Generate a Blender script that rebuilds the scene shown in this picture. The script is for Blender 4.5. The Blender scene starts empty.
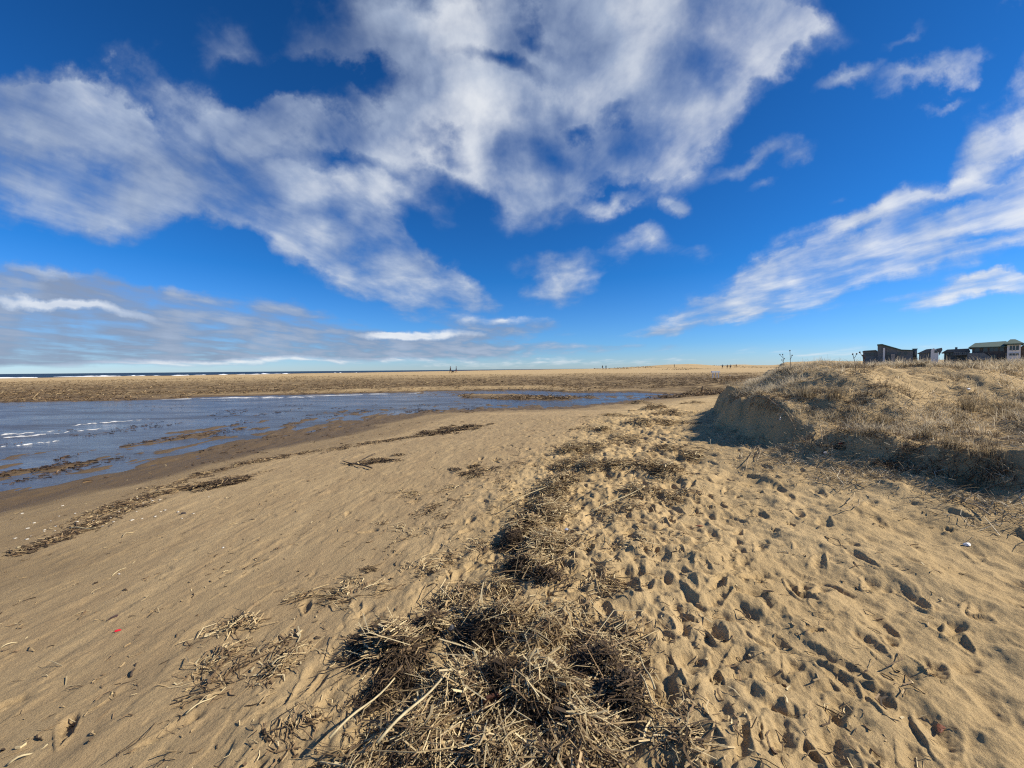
import bpy, bmesh, math, random
import numpy as np
from mathutils import Vector, Matrix
R = math.radians
random.seed(7)
rng = np.random.default_rng(11)
S = bpy.context.scene
COL = S.collection

# ------------------------------------------------------------------ camera
F, CX, CY, EYE = 386.0, 512.0, 384.0, 1.6
cam = bpy.data.cameras.new('camera'); camo = bpy.data.objects.new('camera', cam); COL.objects.link(camo)
cam.sensor_width = 36; cam.lens = 36 * F / 1024; cam.clip_start = 0.05; cam.clip_end = 40000
CAMR = (Matrix.Rotation(R(90 - 2.18), 3, 'X') @ Matrix.Rotation(R(-0.52), 3, 'Z'))
camo.matrix_world = Matrix.Translation((0, 0, EYE)) @ CAMR.to_4x4()
S.camera = camo
S.view_settings.view_transform = 'Standard'; S.view_settings.look = 'None'; S.view_settings.gamma = 1
S.view_settings.exposure = 0.68
S.cycles.use_denoising = False; S.cycles.filter_width = 1.2; S.cycles.max_bounces = 5; S.cycles.diffuse_bounces = 3
SUN_AZ, SUN_EL = R(94), R(36)          # clockwise from +Y (view direction), elevation
sd_ = Vector((math.sin(SUN_AZ) * math.cos(SUN_EL), math.cos(SUN_AZ) * math.cos(SUN_EL), math.sin(SUN_EL)))
sl = bpy.data.lights.new('sun', 'SUN'); sl.energy = 4.2; sl.angle = R(0.55); sl.color = (1.0, 0.92, 0.79)
so = bpy.data.objects.new('sun', sl); COL.objects.link(so); so.rotation_euler = sd_.to_track_quat('Z', 'Y').to_euler()

def pdir(px, py):
    return (CAMR @ Vector(((px - CX) / F, -(py - CY) / F, -1))).normalized()

# ------------------------------------------------------------------ world: sky and clouds
W = bpy.data.worlds.new('World'); S.world = W; W.use_nodes = True
nt = W.node_tree; nt.nodes.clear()
def N(t, **k):
    n = nt.nodes.new(t)
    for a, b in k.items(): setattr(n, a, b)
    return n
def L(a, b): nt.links.new(a, b)
def M(op, a, b=None, c=None, clamp=False):
    n = N('ShaderNodeMath', operation=op, use_clamp=clamp)
    for i, v in enumerate((a, b, c)):
        if v is None: continue
        if isinstance(v, (int, float)): n.inputs[i].default_value = v
        else: L(v, n.inputs[i])
    return n.outputs[0]
sky = N('ShaderNodeTexSky', sky_type='NISHITA', sun_disc=False, sun_elevation=SUN_EL, sun_rotation=SUN_AZ,
        altitude=0, air_density=1.0, dust_density=0.15, ozone_density=1.0)
hs = N('ShaderNodeHueSaturation'); hs.inputs['Saturation'].default_value = 1.0; hs.inputs['Value'].default_value = 1.0
L(sky.outputs[0], hs.inputs['Color'])
bgs = N('ShaderNodeBackground'); bgs.inputs['Strength'].default_value = 0.072
tc = N('ShaderNodeTexCoord'); sep = N('ShaderNodeSeparateXYZ'); L(tc.outputs['Generated'], sep.inputs[0])
dx, dy, dz = sep.outputs
ysafe = M('MAXIMUM', dy, 0.04)
gx, gz = M('DIVIDE', dx, ysafe), M('DIVIDE', dz, ysafe)
zs = M('ADD', M('MAXIMUM', dz, 0.0), 0.10)
pl = N('ShaderNodeCombineXYZ'); L(M('DIVIDE', dx, zs), pl.inputs[0]); L(M('DIVIDE', dy, zs), pl.inputs[1])
lowband = N('ShaderNodeValToRGB'); L(dz, lowband.inputs[0]); lb = lowband.color_ramp          # clear marine air: bluer than the model near the horizon
lb.elements[0].color = (.50, .74, 1.25, 1); lb.elements[0].position = 0; lb.elements[1].color = (.06, .36, .76, 1); lb.elements[1].position = .75
e = lb.elements.new(.06); e.color = (.30, .64, 1.22, 1)
e = lb.elements.new(.22); e.color = (.10, .50, 1.06, 1)
gm = N('ShaderNodeMix', data_type='RGBA', blend_type='MULTIPLY'); gm.inputs[0].default_value = 1; L(hs.outputs[0], gm.inputs[6]); L(lowband.outputs[0], gm.inputs[7])
L(gm.outputs[2], bgs.inputs['Color'])
def noise(vec, scale, detail, rough, dist=0.0, off=None):
    if off:
        a = N('ShaderNodeVectorMath', operation='ADD'); L(vec, a.inputs[0]); a.inputs[1].default_value = off; vec = a.outputs[0]
    n = N('ShaderNodeTexNoise'); n.inputs['Scale'].default_value = scale; n.inputs['Detail'].default_value = detail
    n.inputs['Roughness'].default_value = rough; n.inputs['Distortion'].default_value = dist
    L(vec, n.inputs['Vector']); return n
wn = noise(pl.outputs[0], 1.3, 5, 0.55)
gv = N('ShaderNodeCombineXYZ'); L(gx, gv.inputs[0]); L(gz, gv.inputs[1])
gn = noise(gv.outputs[0], 3.5, 6, 0.58)
wv = N('ShaderNodeVectorMath', operation='SUBTRACT'); L(gn.outputs['Color'], wv.inputs[0]); wv.inputs[1].default_value = (.5, .5, .5)
wv2 = N('ShaderNodeVectorMath', operation='MULTIPLY'); L(wv.outputs[0], wv2.inputs[0])
warp_y = M('MULTIPLY', M('ADD', M('MULTIPLY', gz, 1.6, clamp=True), 0.12), 0.34)
wc = N('ShaderNodeCombineXYZ'); wc.inputs[0].default_value = 0.30; L(warp_y, wc.inputs[1]); L(wc.outputs[0], wv2.inputs[1])
wp = N('ShaderNodeVectorMath', operation='ADD'); L(gv.outputs[0], wp.inputs[0]); L(wv2.outputs[0], wp.inputs[1])
GV = wp.outputs[0]
BL = [(50,125,120,52,8,.9),(135,160,130,50,18,.9),(30,190,100,34,0,.95),(200,160,60,30,20,.5),(200,112,110,36,15,.75),(250,200,140,42,18,1.),(335,240,120,38,24,1.),
 (395,275,95,28,24,1.1),(440,290,50,16,15,.7),(20,110,80,40,0,.6),(360,190,80,28,10,.7),(300,135,90,45,20,.7),(400,95,130,60,10,.85),(480,130,120,65,0,.95),(565,85,140,100,0,1.),
 (640,70,120,85,-20,1.),(700,40,110,70,-30,.95),(785,42,60,32,-15,.7),(655,140,70,60,40,.85),(560,175,70,42,0,.65),(520,215,38,26,0,.5),
 (450,25,150,55,0,.7),(600,0,180,60,0,.85),(235,45,60,30,20,.42),(330,15,100,45,0,.38),(85,222,75,22,-5,.62),(450,212,24,24,60,.4),
 (855,86,46,16,-22,.8),(925,75,60,17,-32,.8),(765,156,38,19,-10,.85),(670,208,22,13,0,.75),(775,192,18,8,-15,.42),(570,268,62,16,-5,.62),
 (640,250,38,17,10,.7),(560,290,48,13,-10,.7),(695,252,24,10,-10,.42),(700,316,62,14,-15,.75),(775,286,90,26,-15,1.2),(855,256,105,38,-15,1.25),
 (945,230,115,42,-12,1.3),(1020,195,80,42,-20,1.2),(1010,108,62,32,-30,.85),(985,150,45,20,-50,.55),(960,293,90,12,-6,.9),(1020,287,50,14,-6,.9),
 (905,35,30,9,-30,.35),(1010,8,30,10,-30,.4),(60,95,60,16,-12,.4),(170,140,90,20,35,.3),(830,200,26,8,-10,.3),(735,300,50,14,-20,.4),(800,20,30,18,40,.4),(940,105,22,7,-40,.4),(600,205,26,9,0,.35)]
GR = [(60,288,140,24,8,1.1),(130,312,185,26,3,1.1),(60,338,200,24,0,1.1),(235,330,170,18,3,.8),(340,346,180,13,0,.75),(505,328,64,11,0,.8),
 (450,352,180,8,0,.6),(120,356,260,9,0,.6),(660,331,50,6,-3,.5),(620,346,120,5,0,.35),(300,312,60,9,10,.4),(80,300,170,28,5,.8),(200,345,260,20,0,.8),(380,345,130,14,0,.6),(60,330,160,30,0,.6)]
WB = [(415,334,55,5,0,.8),(70,306,75,6,8,.55),(230,362,200,4,0,.4),(60,268,60,7,4,.2),(560,363,190,5,0,.45),(860,352,220,7,0,.3),(500,318,40,5,0,.3)]
HO = [(300,72,85,26,8,.75),(225,150,50,12,30,.2),(455,200,40,18,10,.35),(500,55,50,13,25,.45),(576,132,16,12,0,.45),(375,70,34,15,10,.5),(340,160,60,14,15,.45),(540,30,30,12,40,.35),(150,95,40,10,30,.35),(440,150,26,12,30,.4),(620,110,24,9,-30,.3),(250,262,70,14,28,.5),(90,160,60,8,18,.15),(955,205,40,6,-18,.45),(860,235,30,6,-25,.4),(980,238,50,5,-10,.3),(600,190,30,14,0,.45)]
def blobs(lst, start=0.0):
    acc = start
    for (px, py, rx, ry, rot, w) in lst:
        d = pdir(px, py); c = (d.x / d.y, d.z / d.y)
        m = N('ShaderNodeMapping', vector_type='TEXTURE')
        m.inputs['Location'].default_value = (c[0], c[1], 0); m.inputs['Rotation'].default_value = (0, 0, R(-rot))
        m.inputs['Scale'].default_value = (rx * 1.25 / F, ry * 1.25 / F, 1)
        L(GV, m.inputs['Vector'])
        g = N('ShaderNodeTexGradient', gradient_type='SPHERICAL'); L(m.outputs[0], g.inputs[0])
        acc = M('MULTIPLY_ADD', g.outputs['Fac'], w * 1.5, acc)
    return acc
front = M('MULTIPLY', M('SUBTRACT', dy, 0.1), 8.0, clamp=True)
b_w, b_g, b_x, b_h = blobs(BL), blobs(GR), blobs(WB), blobs(HO)
plm = N('ShaderNodeMapping'); plm.inputs['Rotation'].default_value = (0, 0, R(7)); plm.inputs['Scale'].default_value = (1.25, .72, 1); L(pl.outputs[0], plm.inputs[0])
fb = noise(plm.outputs[0], 2.0, 8, 0.56, 0.15, (3.1, 1.7, 0)).outputs['Fac']
fb2 = noise(gv.outputs[0], 6.0, 6, 0.5, 0.2, (1.3, 5.2, 0)).outputs['Fac']
nz = M('ADD', M('MULTIPLY', M('SUBTRACT', fb, 0.5), 2.4), M('MULTIPLY', M('SUBTRACT', fb2, 0.5), 1.5))
tot = M('ADD', M('ADD', M('SUBTRACT', M('MINIMUM', b_w, 1.0), b_h), M('MINIMUM', b_g, 1.25)), M('MINIMUM', b_x, 0.8))
tot = M('MULTIPLY', tot, front)
gen = M('MULTIPLY', M('SUBTRACT', wn.outputs['Fac'], 0.47), M('SUBTRACT', 1.0, front))    # broken clouds behind the viewer
dens = M('ADD', M('ADD', tot, M('MULTIPLY', gen, 5.0)), nz)
mr = N('ShaderNodeMapRange', interpolation_type='SMOOTHSTEP'); L(dens, mr.inputs['Value'])
mr.inputs['From Min'].default_value = 0.12; mr.inputs['From Max'].default_value = 1.62
amax = M('MULTIPLY', M('MAXIMUM', M('MINIMUM', M('ADD', tot, gen), 1.0), 0.0), 3.0, clamp=True)
alpha = M('MULTIPLY', M('MULTIPLY', mr.outputs[0], 0.93), M('MULTIPLY', amax, M('MULTIPLY', dz, 60.0, clamp=True)))
alpha = M('MULTIPLY', alpha, 1.0, clamp=True)
# cloud tone: brighter where thin/sun side, bluish grey below and in the low deck
tone = M('MULTIPLY_ADD', noise(GV, 3.4, 5, 0.5, 0.1, (7, 2, 0)).outputs['Fac'], .6, M('MULTIPLY', fb, .4))
greyness = M('MULTIPLY', M('MULTIPLY', b_g, front), 1.1, clamp=True)
xw = M('MULTIPLY', M('MULTIPLY', b_x, front), 2.0, clamp=True)
right = M('MULTIPLY_ADD', gx, 0.32, 0.42, clamp=True)
sh = M('ADD', M('ADD', M('MULTIPLY', M('SUBTRACT', tone, 0.5), 1.8), M('MULTIPLY', M('SUBTRACT', mr.outputs[0], .75), .5)), M('MULTIPLY', right, 0.7))
sh = M('ADD', M('SUBTRACT', M('ADD', sh, 0.28), M('MULTIPLY', greyness, 0.42)), M('MULTIPLY', xw, 0.8), clamp=True)
cr = N('ShaderNodeValToRGB'); L(sh, cr.inputs[0])
cr.color_ramp.elements[0].color = (0.27, 0.34, 0.48, 1); cr.color_ramp.elements[1].color = (0.90, 0.93, 0.97, 1)
e = cr.color_ramp.elements.new(0.5); e.color = (0.47, 0.56, 0.72, 1)
bgc = N('ShaderNodeBackground'); bgc.inputs['Strength'].default_value = 0.58; L(cr.outputs[0], bgc.inputs['Color'])
mix = N('ShaderNodeMixShader'); L(alpha, mix.inputs[0]); L(bgs.outputs[0], mix.inputs[1]); L(bgc.outputs[0], mix.inputs[2])
ow = N('ShaderNodeOutputWorld'); L(mix.outputs[0], ow.inputs[0])
W.cycles.sampling_method = 'MANUAL'; W.cycles.sample_map_resolution = 512

# ------------------------------------------------------------------ noise + geometry helpers
def _h(ix, iy, seed):
    n = (ix * 374761393 + iy * 668265263 + seed * 974711) & 0xFFFFFFFF
    n = ((n ^ (n >> 13)) * 1274126177) & 0xFFFFFFFF
    return ((n ^ (n >> 16)) & 0xFFFF) / 65535.0
def vn(x, y, seed=0):
    x = np.asarray(x, float); y = np.asarray(y, float)
    fx, fy = np.floor(x), np.floor(y); ix, iy = fx.astype(np.int64), fy.astype(np.int64); u, v = x - fx, y - fy
    u = u * u * u * (u * (u * 6 - 15) + 10); v = v * v * v * (v * (v * 6 - 15) + 10)
    a, b, c, d = _h(ix, iy, seed), _h(ix + 1, iy, seed), _h(ix, iy + 1, seed), _h(ix + 1, iy + 1, seed)
    return (a + (b - a) * u) * (1 - v) + (c + (d - c) * u) * v - 0.5
def fbm(x, y, o=4, seed=0, g=.5):
    s = 0; a = 1.0
    for i in range(o):
        s = s + a * vn(x * 2 ** i + 17.3 * i, y * 2 ** i - 9.1 * i, seed + i); a *= g
    return s
def ss(a, b, x):
    t = np.clip((x - a) / (b - a), 0, 1); return t * t * (3 - 2 * t)
def pdist(x, y, P):
    d = np.full(np.shape(x), 1e9)
    for (x0, y0), (x1, y1) in zip(P[:-1], P[1:]):
        ex, ey = x1 - x0, y1 - y0; t = np.clip(((x - x0) * ex + (y - y0) * ey) / (ex * ex + ey * ey), 0, 1)
        d = np.minimum(d, np.hypot(x - x0 - t * ex, y - y0 - t * ey))
    return d
def inside(x, y, P):
    r = np.zeros(np.shape(x), bool); Q = P + [P[0]]
    for (x0, y0), (x1, y1) in zip(Q[:-1], Q[1:]):
        if y0 == y1: continue
        r ^= ((y0 > y) != (y1 > y)) & (x < (x1 - x0) * (y - y0) / (y1 - y0) + x0)
    return r
def onplane(px, py, z=0.):
    d = pdir(px, py); t = (z - EYE) / d.z; return (d.x * t, d.y * t)

ZW, ZSEA = -0.8, -2.2
near_e = [(-700, 700), (-300, 560), (0, 489), (60, 479), (120, 464), (200, 449), (290, 434), (335, 425), (400, 413.5), (450, 410), (500, 408.5), (550, 407), (600, 402.5), (645, 397.5)]
CH2 = [(425, 391.5), (480, 390.8), (530, 390.5), (575, 393), (630, 392.5), (665, 394.5), (600, 396), (560, 396), (520, 393.6), (470, 393.8), (430, 396)]
far_e = [(640, 396), (600, 398.3), (560, 401.3), (520, 401), (480, 400), (455, 397.5), (432, 393.5), (400, 392.5), (300, 395), (200, 397.5), (150, 400.5), (0, 403), (-400, 408)]
POOL = [onplane(a, b, ZW) for a, b in near_e + far_e]; POOL.append((-90, 26)); POOL.append((-60, -30)); POOL.append((-14, -25))
TOE = [(16, -30), (9, -6), (6.6, 1.0), (5.2, 2.9), (4.35, 3.7), (3.92, 4.4), (4.2, 5.3), (3.95, 6.4), (4.2, 7.4), (4.65, 8.6), (5.2, 10), (6.35, 12), (9.3, 15.5), (14, 22.5), (24, 37), (50, 74), (115, 165), (420, 600), (4000, 600), (4000, -30)]
def dune_d(x, y):
    d = pdist(x, y, TOE + [TOE[0]]); s = np.where(inside(x, y, TOE), 1., -1.) * d
    a = ss(30, 8, np.abs(y - 4))
    return s + a * (0.55 * vn(x * .9 + 3, y * .9, 31) + 0.22 * vn(x * 2.6, y * 2.6, 32) + .08 * vn(x * 7, y * 7, 33)) + (1 - a) * 3 * vn(x * .1, y * .1, 34)
CH2 = [onplane(a, b, ZW) for a, b in CH2]
def pool_sd(x, y):
    return np.minimum(pdist(x, y, POOL + [POOL[0]]) * np.where(inside(x, y, POOL), -1., 1.), pdist(x, y, CH2 + [CH2[0]]) * np.where(inside(x, y, CH2), -1., 1.) + .25 * ss(20, 28, y))
def base(x, y, full=True):
    """large scale relief: foreshore, tidal pool, far berm, sea bed, dune"""
    x = np.asarray(x, float); y = np.asarray(y, float)
    sd = pool_sd(x, y)
    zn = ZW + 0.80 * ss(-1, 13.5, sd) ** 1.15 + 0.006 * np.clip(sd, 0, 20)
    t = x / np.maximum(y, 3.0)
    zc = np.interp(t, [-2.5, -1.326, -.81, -.187, .1, .228, .33, .435, .59, 1.2], [-.1, .10, .55, 1.12, 1.40, 1.55, 1.9, 2.1, 2.2, 2.6])
    yc = np.interp(t, [-.4, .2, .45], [120, 160, 220])
    zf = -.72 + (zc + .72) * ss(25, 1, yc - y) * 0 + (zc + .72) * np.clip((y - 34) / (yc - 34), 0, 1) ** 0.9
    beyond = ss(0, 90, y - yc - 12) * ss(.30, .20, t)
    zf = zf * (1 - beyond) - 5.0 * beyond + ss(.25, .4, t) * 2.4 * fbm(x * .03, y * .03, 3, 55) * ss(120, 200, y)
    far = ss(-5, 5, y - (27.4 + .47 * np.clip(x, -200, 14)) + 1.0)
    far = far * (1 - ss(9, 26, x) * (1 - ss(5, 45, y - 30)))
    far = np.maximum(far * ss(60, 14, x), ss(38, 90, y))
    z = zn * (1 - far) + zf * far
    shelf = ZW + .045 - .06 * ss(2.2, -1.5, sd) - .25 * ss(-4.5, -8, sd) - .03 * ss(22, 30, y)
    z = z * ss(.2, 3.2, sd) + shelf * (1 - ss(.2, 3.2, sd))
    # sand bars and scour around the water's edge
    edge = ss(6.0, 1.5, np.abs(sd + 2.0)) * ss(90, 50, y)
    z = z + edge * ((.075 * fbm(x * 1.9, y * .9 + x * .15, 4, 71, .6) + .03 * fbm(x * .5, y * .25, 2, 72)) + .02 * vn(x * 5, y * 2.5, 75))
    z = z + .05 * fbm(x * .08, y * .08, 3, 5) * ss(0, 8, sd) + ss(30, 70, y) * .10 * fbm(x * .06, y * .12, 3, 6)
    d = dune_d(x, y)
    nose = ss(5.6, 7.6, y)
    hs_ = .54 + .38 * nose + .16 * vn(x * .8, y * .8, 81)
    top = 1.22 + .20 * nose * ss(13, 10, y) + .10 * vn(x * .25, y * .25, 82)
    w = .95 - .42 * nose + .25 * vn(x * 1.3, y * 1.3, 83)
    dz_ = hs_ * ss(0, 1, d / w) + (top - hs_) * (nose * ss(.3, 2.0, d) + (1 - nose) * (.22 * ss(.5, 3.0, d) + .78 * ss(3.0, 7.8, d)))
    dz_ = dz_ + ss(.2, 1.5, d) * ((.12 * fbm(x * .8, y * .8, 4, 84) + .10 * fbm(x * 1.9, y * 1.9, 3, 86) * ss(9, 6, d)) + .03 * vn(x * 6, y * 6, 85))
    dz_ = dz_ + .16 * ss(-1.6, 0.2, d) * ss(.6, 0, d)
    return z + dz_ * ss(-1.6, 0.05, d) * ss(400, 200, y) if True else z

def hit(px, py, tmax=600):
    d = pdir(px, py)
    ts = np.exp(np.linspace(math.log(1.2), math.log(tmax), 4000))
    z = base(d.x * ts, d.y * ts); below = EYE + d.z * ts < z
    i = int(np.argmax(below)) if below.any() else len(ts) - 1
    return (d.x * ts[i], d.y * ts[i])

# ------------------------------------------------------------------ wrack (washed-up reeds) density map from ground features
def P(*a): return [hit(x, y) for x, y in a]
# patches: px, py, radius across (m), radius along (m), thickness (m), straws, mean length
HEAP = [(392,645,.24,.22,.13,1900,.17),(435,630,.2,.17,.08,900,.16),(500,628,.28,.24,.12,1900,.16),(548,640,.18,.2,.09,1100,.15),(470,690,.30,.26,.11,2000,.2),(540,700,.32,.24,.12,2300,.17),
 (430,740,.24,.20,.10,1700,.24),(500,755,.30,.18,.09,1900,.17),(585,735,.18,.18,.08,1200,.17),(610,660,.20,.28,.09,1300,.17),(615,690,.08,.12,.04,150,.15),(365,765,.10,.12,.05,320,.22),
 (535,572,.27,.3,.08,1200,.16),(500,590,.2,.2,.05,450,.15),(585,610,.14,.16,.03,120,.14),(590,640,.12,.16,.05,300,.15),(680,745,.12,.18,.06,330,.14),(455,600,.2,.2,.05,450,.18),(555,765,.2,.1,.07,700,.15),(500,765,.2,.1,.06,600,.2),(470,615,.14,.12,.05,300,.16)]
LINE = [(535,555,.3,.35,.07,1400,.13),(532,530,.28,.35,.08,1400,.13),(545,505,.28,.4,.08,1400,.13),(556,485,.32,.45,.08,1300,.13),(565,465,.32,.5,.08,1200,.13),(580,448,.35,.6,.07,900,.14),(605,432,.4,.7,.06,700,.15),(545,545,.32,.42,.11,1500,.14),(550,518,.35,.42,.11,1500,.14),(520,535,.25,.4,.05,500,.14),(548,492,.36,.5,.10,1300,.14),(595,560,.3,.4,.03,120,.14),
 (620,515,.5,.4,.03,330,.15),(640,545,.25,.3,.03,110,.14),(590,470,.38,.45,.12,1100,.14),(570,452,.4,.6,.12,1100,.15),(615,470,.35,.5,.08,800,.15),(650,472,.45,.5,.12,1100,.15),(672,478,.3,.4,.1,500,.15),
 (640,495,.5,.4,.05,600,.15),(690,500,.4,.4,.03,300,.15),(600,447,.6,.6,.06,700,.16),(630,440,.6,.7,.07,800,.16),(665,450,.5,.6,.05,500,.16),(690,458,.4,.4,.05,420,.16),(640,425,.9,.9,.08,800,.18),
 (655,410,1.0,1.1,.16,1300,.2),(668,415,.9,.9,.12,900,.2),(640,404,1.2,1.6,.14,800,.22),(665,424,.8,.5,.1,600,.2),(690,404,1.0,1.2,.1,500,.22),(610,416,1.0,1.0,.05,350,.2),(590,430,.8,.8,.04,350,.18),
 (560,480,.3,.5,.03,260,.14),(510,500,.5,.6,.02,200,.13),(470,545,.45,.5,.02,200,.13),(610,585,.25,.2,.04,250,.14),(700,390,2,2.5,.1,500,.3),(730,382,3,5,.1,500,.35)]
SMALL = [(245,625,.16,.09,.05,190,.15),(225,655,.1,.16,.03,120,.15),(283,668,.09,.13,.05,170,.13),(270,650,.08,.1,.03,60,.13),(208,690,.1,.12,.02,80,.14),(305,720,.08,.1,.03,70,.15),(335,600,.15,.12,.02,90,.12),(360,575,.15,.12,.02,80,.1),
 (300,600,.15,.15,.015,60,.12),(430,560,.35,.3,.015,170,.12),(410,530,.4,.3,.015,120,.12),(450,510,.5,.5,.02,160,.12),(400,495,.5,.4,.02,100,.12),(345,590,.1,.1,.02,60,.1),(380,590,.12,.08,.02,60,.1),(480,480,.5,.7,.02,180,.12),(520,465,.5,.7,.02,180,.12)]
TIDE_L = [(20,555),(45,543),(75,532),(100,523),(120,512),(135,505)]
TIDE_M = [(60,540),(110,508),(150,497),(185,488),(215,483),(250,476)]
TIDE_R = [(150,492),(200,474),(245,464),(300,454),(345,447),(395,440),(440,432),(470,426)]

# ------------------------------------------------------------------ the ground: one sheet, fine near the viewer
th = np.concatenate([np.arange(-180, -62, 2.5), np.arange(-60, 60.01, 0.115), np.arange(62, 179, 2.5)]) * math.pi / 180
rr = [0.35]
while rr[-1] < 9000:
    r = rr[-1]; k = .02 if r < 1.2 else .0036 if r < 15 else .006 if r < 60 else .012 if r < 300 else .05
    rr.append(r * (1 + k))
rr = np.array(rr); NT, NR = len(th), len(rr)
TH, RR = np.meshgrid(th, rr); GX, GY = RR * np.sin(TH), RR * np.cos(TH)
Z = base(GX, GY)
SDW = pool_sd(GX, GY); DD = dune_d(GX, GY)
small = RR < 70
def addm(arr, mask, fn):
    arr[mask] += fn(GX[mask], GY[mask])
nearm = RR < 22
land = ss(1.0, 5, SDW) * ss(30, 14, RR)
PX0 = CX + F * GX / np.maximum(GY, .3)
# right-hand trampled area / left-hand smooth area, split along the wrack line
wl = np.array(sorted([hit(480, 768), hit(500, 640), hit(540, 560), hit(560, 480), hit(600, 440), hit(650, 405)], key=lambda p: p[1]))
wx = np.interp(GY, wl[:, 1], wl[:, 0])
side = GX - wx                                       # metres to the right of the wrack line
tramp = ss(-.1, .45, side) * ss(.1, -.9, DD) * land
mid = ss(-1.9, -.2, side) * ss(.6, 0, side) * land
left = ss(-.3, -1.4, side) * land
u_, v_ = GX * .975 - GY * .22, GX * .22 + GY * .975   # v runs along the beach
Z += nearm * left * (.010 * fbm(u_ * 2.0, v_ * .7, 4, 101) + .007 * ss(.08, .16, fbm(u_ * 3.4, v_ * 1.5, 4, 105, .6)) + .018 * np.maximum(fbm(u_ * 6, v_ * 3.2, 3, 104) - .05, 0) - .014 * np.maximum(fbm(u_ * 8, v_ * 6, 3, 106) - .28, 0) + .007 * fbm(u_ * 9, v_ * 4.0, 3, 102) + .003 * fbm(u_ * 26, v_ * 14, 2, 103))
Z += nearm * mid * 1.3 * (.045 * fbm(u_ * 2.4, v_ * 2.0, 3, 111) + .03 * np.maximum(fbm(u_ * 6, v_ * 4.5, 3, 114), 0) - .03 * np.maximum(fbm(u_ * 7, v_ * 5, 3, 115) - .1, 0) + .022 * fbm(u_ * 10, v_ * 7, 3, 112) + .006 * vn(u_ * 30, v_ * 24, 113))
rg_ = np.abs(fbm(u_ * 4.2, v_ * 3.4, 3, 124))
Z += nearm * tramp * (.075 * fbm(u_ * 2.2, v_ * 1.8, 3, 121) + .045 * ss(-.05, .42, rg_) * ss(2.8, .8, side) + .030 * fbm(u_ * 6.5, v_ * 6, 3, 122) + .006 * fbm(u_ * 30, v_ * 14, 3, 123))
FACE = ss(-.3, .05, DD) * ss(1.3, .6, DD)
Z += nearm * FACE * (.07 * fbm(GX * 2.6, GY * 2.6, 4, 133, .55) + .05 * np.abs(vn(GX * 5, GY * 5, 134)) + .035 * np.maximum(fbm(GX * 9, GY * 9, 3, 135), 0))
Z += nearm * ss(-.4, .3, DD) * (.05 * fbm(GX * 3.5, GY * 3.5, 4, 131) + .010 * fbm(GX * 18, GY * 18, 2, 132))
Z += ss(70, 30, RR) * ss(10, 24, RR) * ss(.5, 4, SDW) * .05 * fbm(GX * 1.1, GY * 1.1, 4, 141)

# footprints
FD = np.zeros_like(Z)
def stamp(cx, cy, ang, ln, wd, dep, rim=.35, soft=.35):
    r0, a0 = math.hypot(cx, cy), math.atan2(cx, cy); ex = ln * 1.6
    if r0 - ex < .4 or abs(a0) > R(66): return
    i0, i1 = np.searchsorted(rr, [r0 - ex, r0 + ex]); j0, j1 = np.searchsorted(th, [a0 - ex / r0, a0 + ex / r0])
    if i1 <= i0 or j1 <= j0: return
    X, Y = GX[i0:i1, j0:j1] - cx, GY[i0:i1, j0:j1] - cy
    a = X * math.sin(ang) + Y * math.cos(ang); b = X * math.cos(ang) - Y * math.sin(ang)
    nx = .20 * vn(X * 28 + cx * 9, Y * 28 + cy * 5, 7)
    b = b + .12 * wd * np.sin(a / ln * 3)
    w = wd * (.80 + .30 * a / ln)
    q = np.sqrt((np.abs(a) / ln) ** 2.6 + (np.abs(b) / w) ** 2.4) + nx
    al = np.clip(a / ln, -1, 1); wall = soft
    prof = -ss(1.12, wall, q) * (1 + .40 * al) + .55 * rim * np.exp(-((q - 1.2) / .20) ** 2) * (1 - .7 * al)
    rough = .30 * fbm(X * 32 + cx, Y * 32, 3, 9) * ss(1.25, .6, q)
    m_ = ss(1.45, 1.15, q)
    FD[i0:i1, j0:j1] = FD[i0:i1, j0:j1] * (1 - m_) + m_ * dep * (prof + rough)
fp = []
def wlx(y): return float(np.interp(y, wl[:, 1], wl[:, 0]))
tries = 0
while len(fp) < 860 and tries < 60000:
    tries += 1
    y = 1.2 + 13 * random.random() ** 1.25; x = wlx(y) + random.uniform(.05, 5.2)
    s_ = x - wlx(y)
    if abs(math.atan2(x, y)) > R(60): continue
    dd = float(dune_d(np.array([x]), np.array([y]))[0])
    if dd > -.12: continue
    dens = (1.0 if s_ < 1.8 else .7 if s_ < 2.8 else .42)
    if random.random() > dens: continue
    mind = .15 if s_ < 1.8 else .22 if s_ < 2.8 else .3
    if any((x - a) ** 2 + (y - b) ** 2 < (mind * (1 + .03 * y)) ** 2 for a, b in fp): continue
    fp.append((x, y))
for i, (x, y) in enumerate(fp):
    kind = random.random(); s_ = x - wlx(y)
    ang = random.gauss(.38, .6) + (math.pi if random.random() < .35 else 0)
    if kind < .70: stamp(x, y, ang, random.uniform(.12, .17), random.uniform(.055, .08), random.uniform(.012, .036), random.uniform(.1, .6), random.choice([-.4, -.2, .0, .1, .3]))
    elif kind < .88: stamp(x, y, ang, random.uniform(.06, .11), random.uniform(.04, .06), random.uniform(.014, .032), .4, random.choice([-.3, .1]))
    else:                                            # dog paws
        stamp(x, y, ang, .045, .034, .03, .35)
        for k in range(3): stamp(x + .045 * math.sin(ang + (k - 1) * .7), y + .045 * math.cos(ang + (k - 1) * .7), ang, .016, .012, .015, .2)
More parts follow.
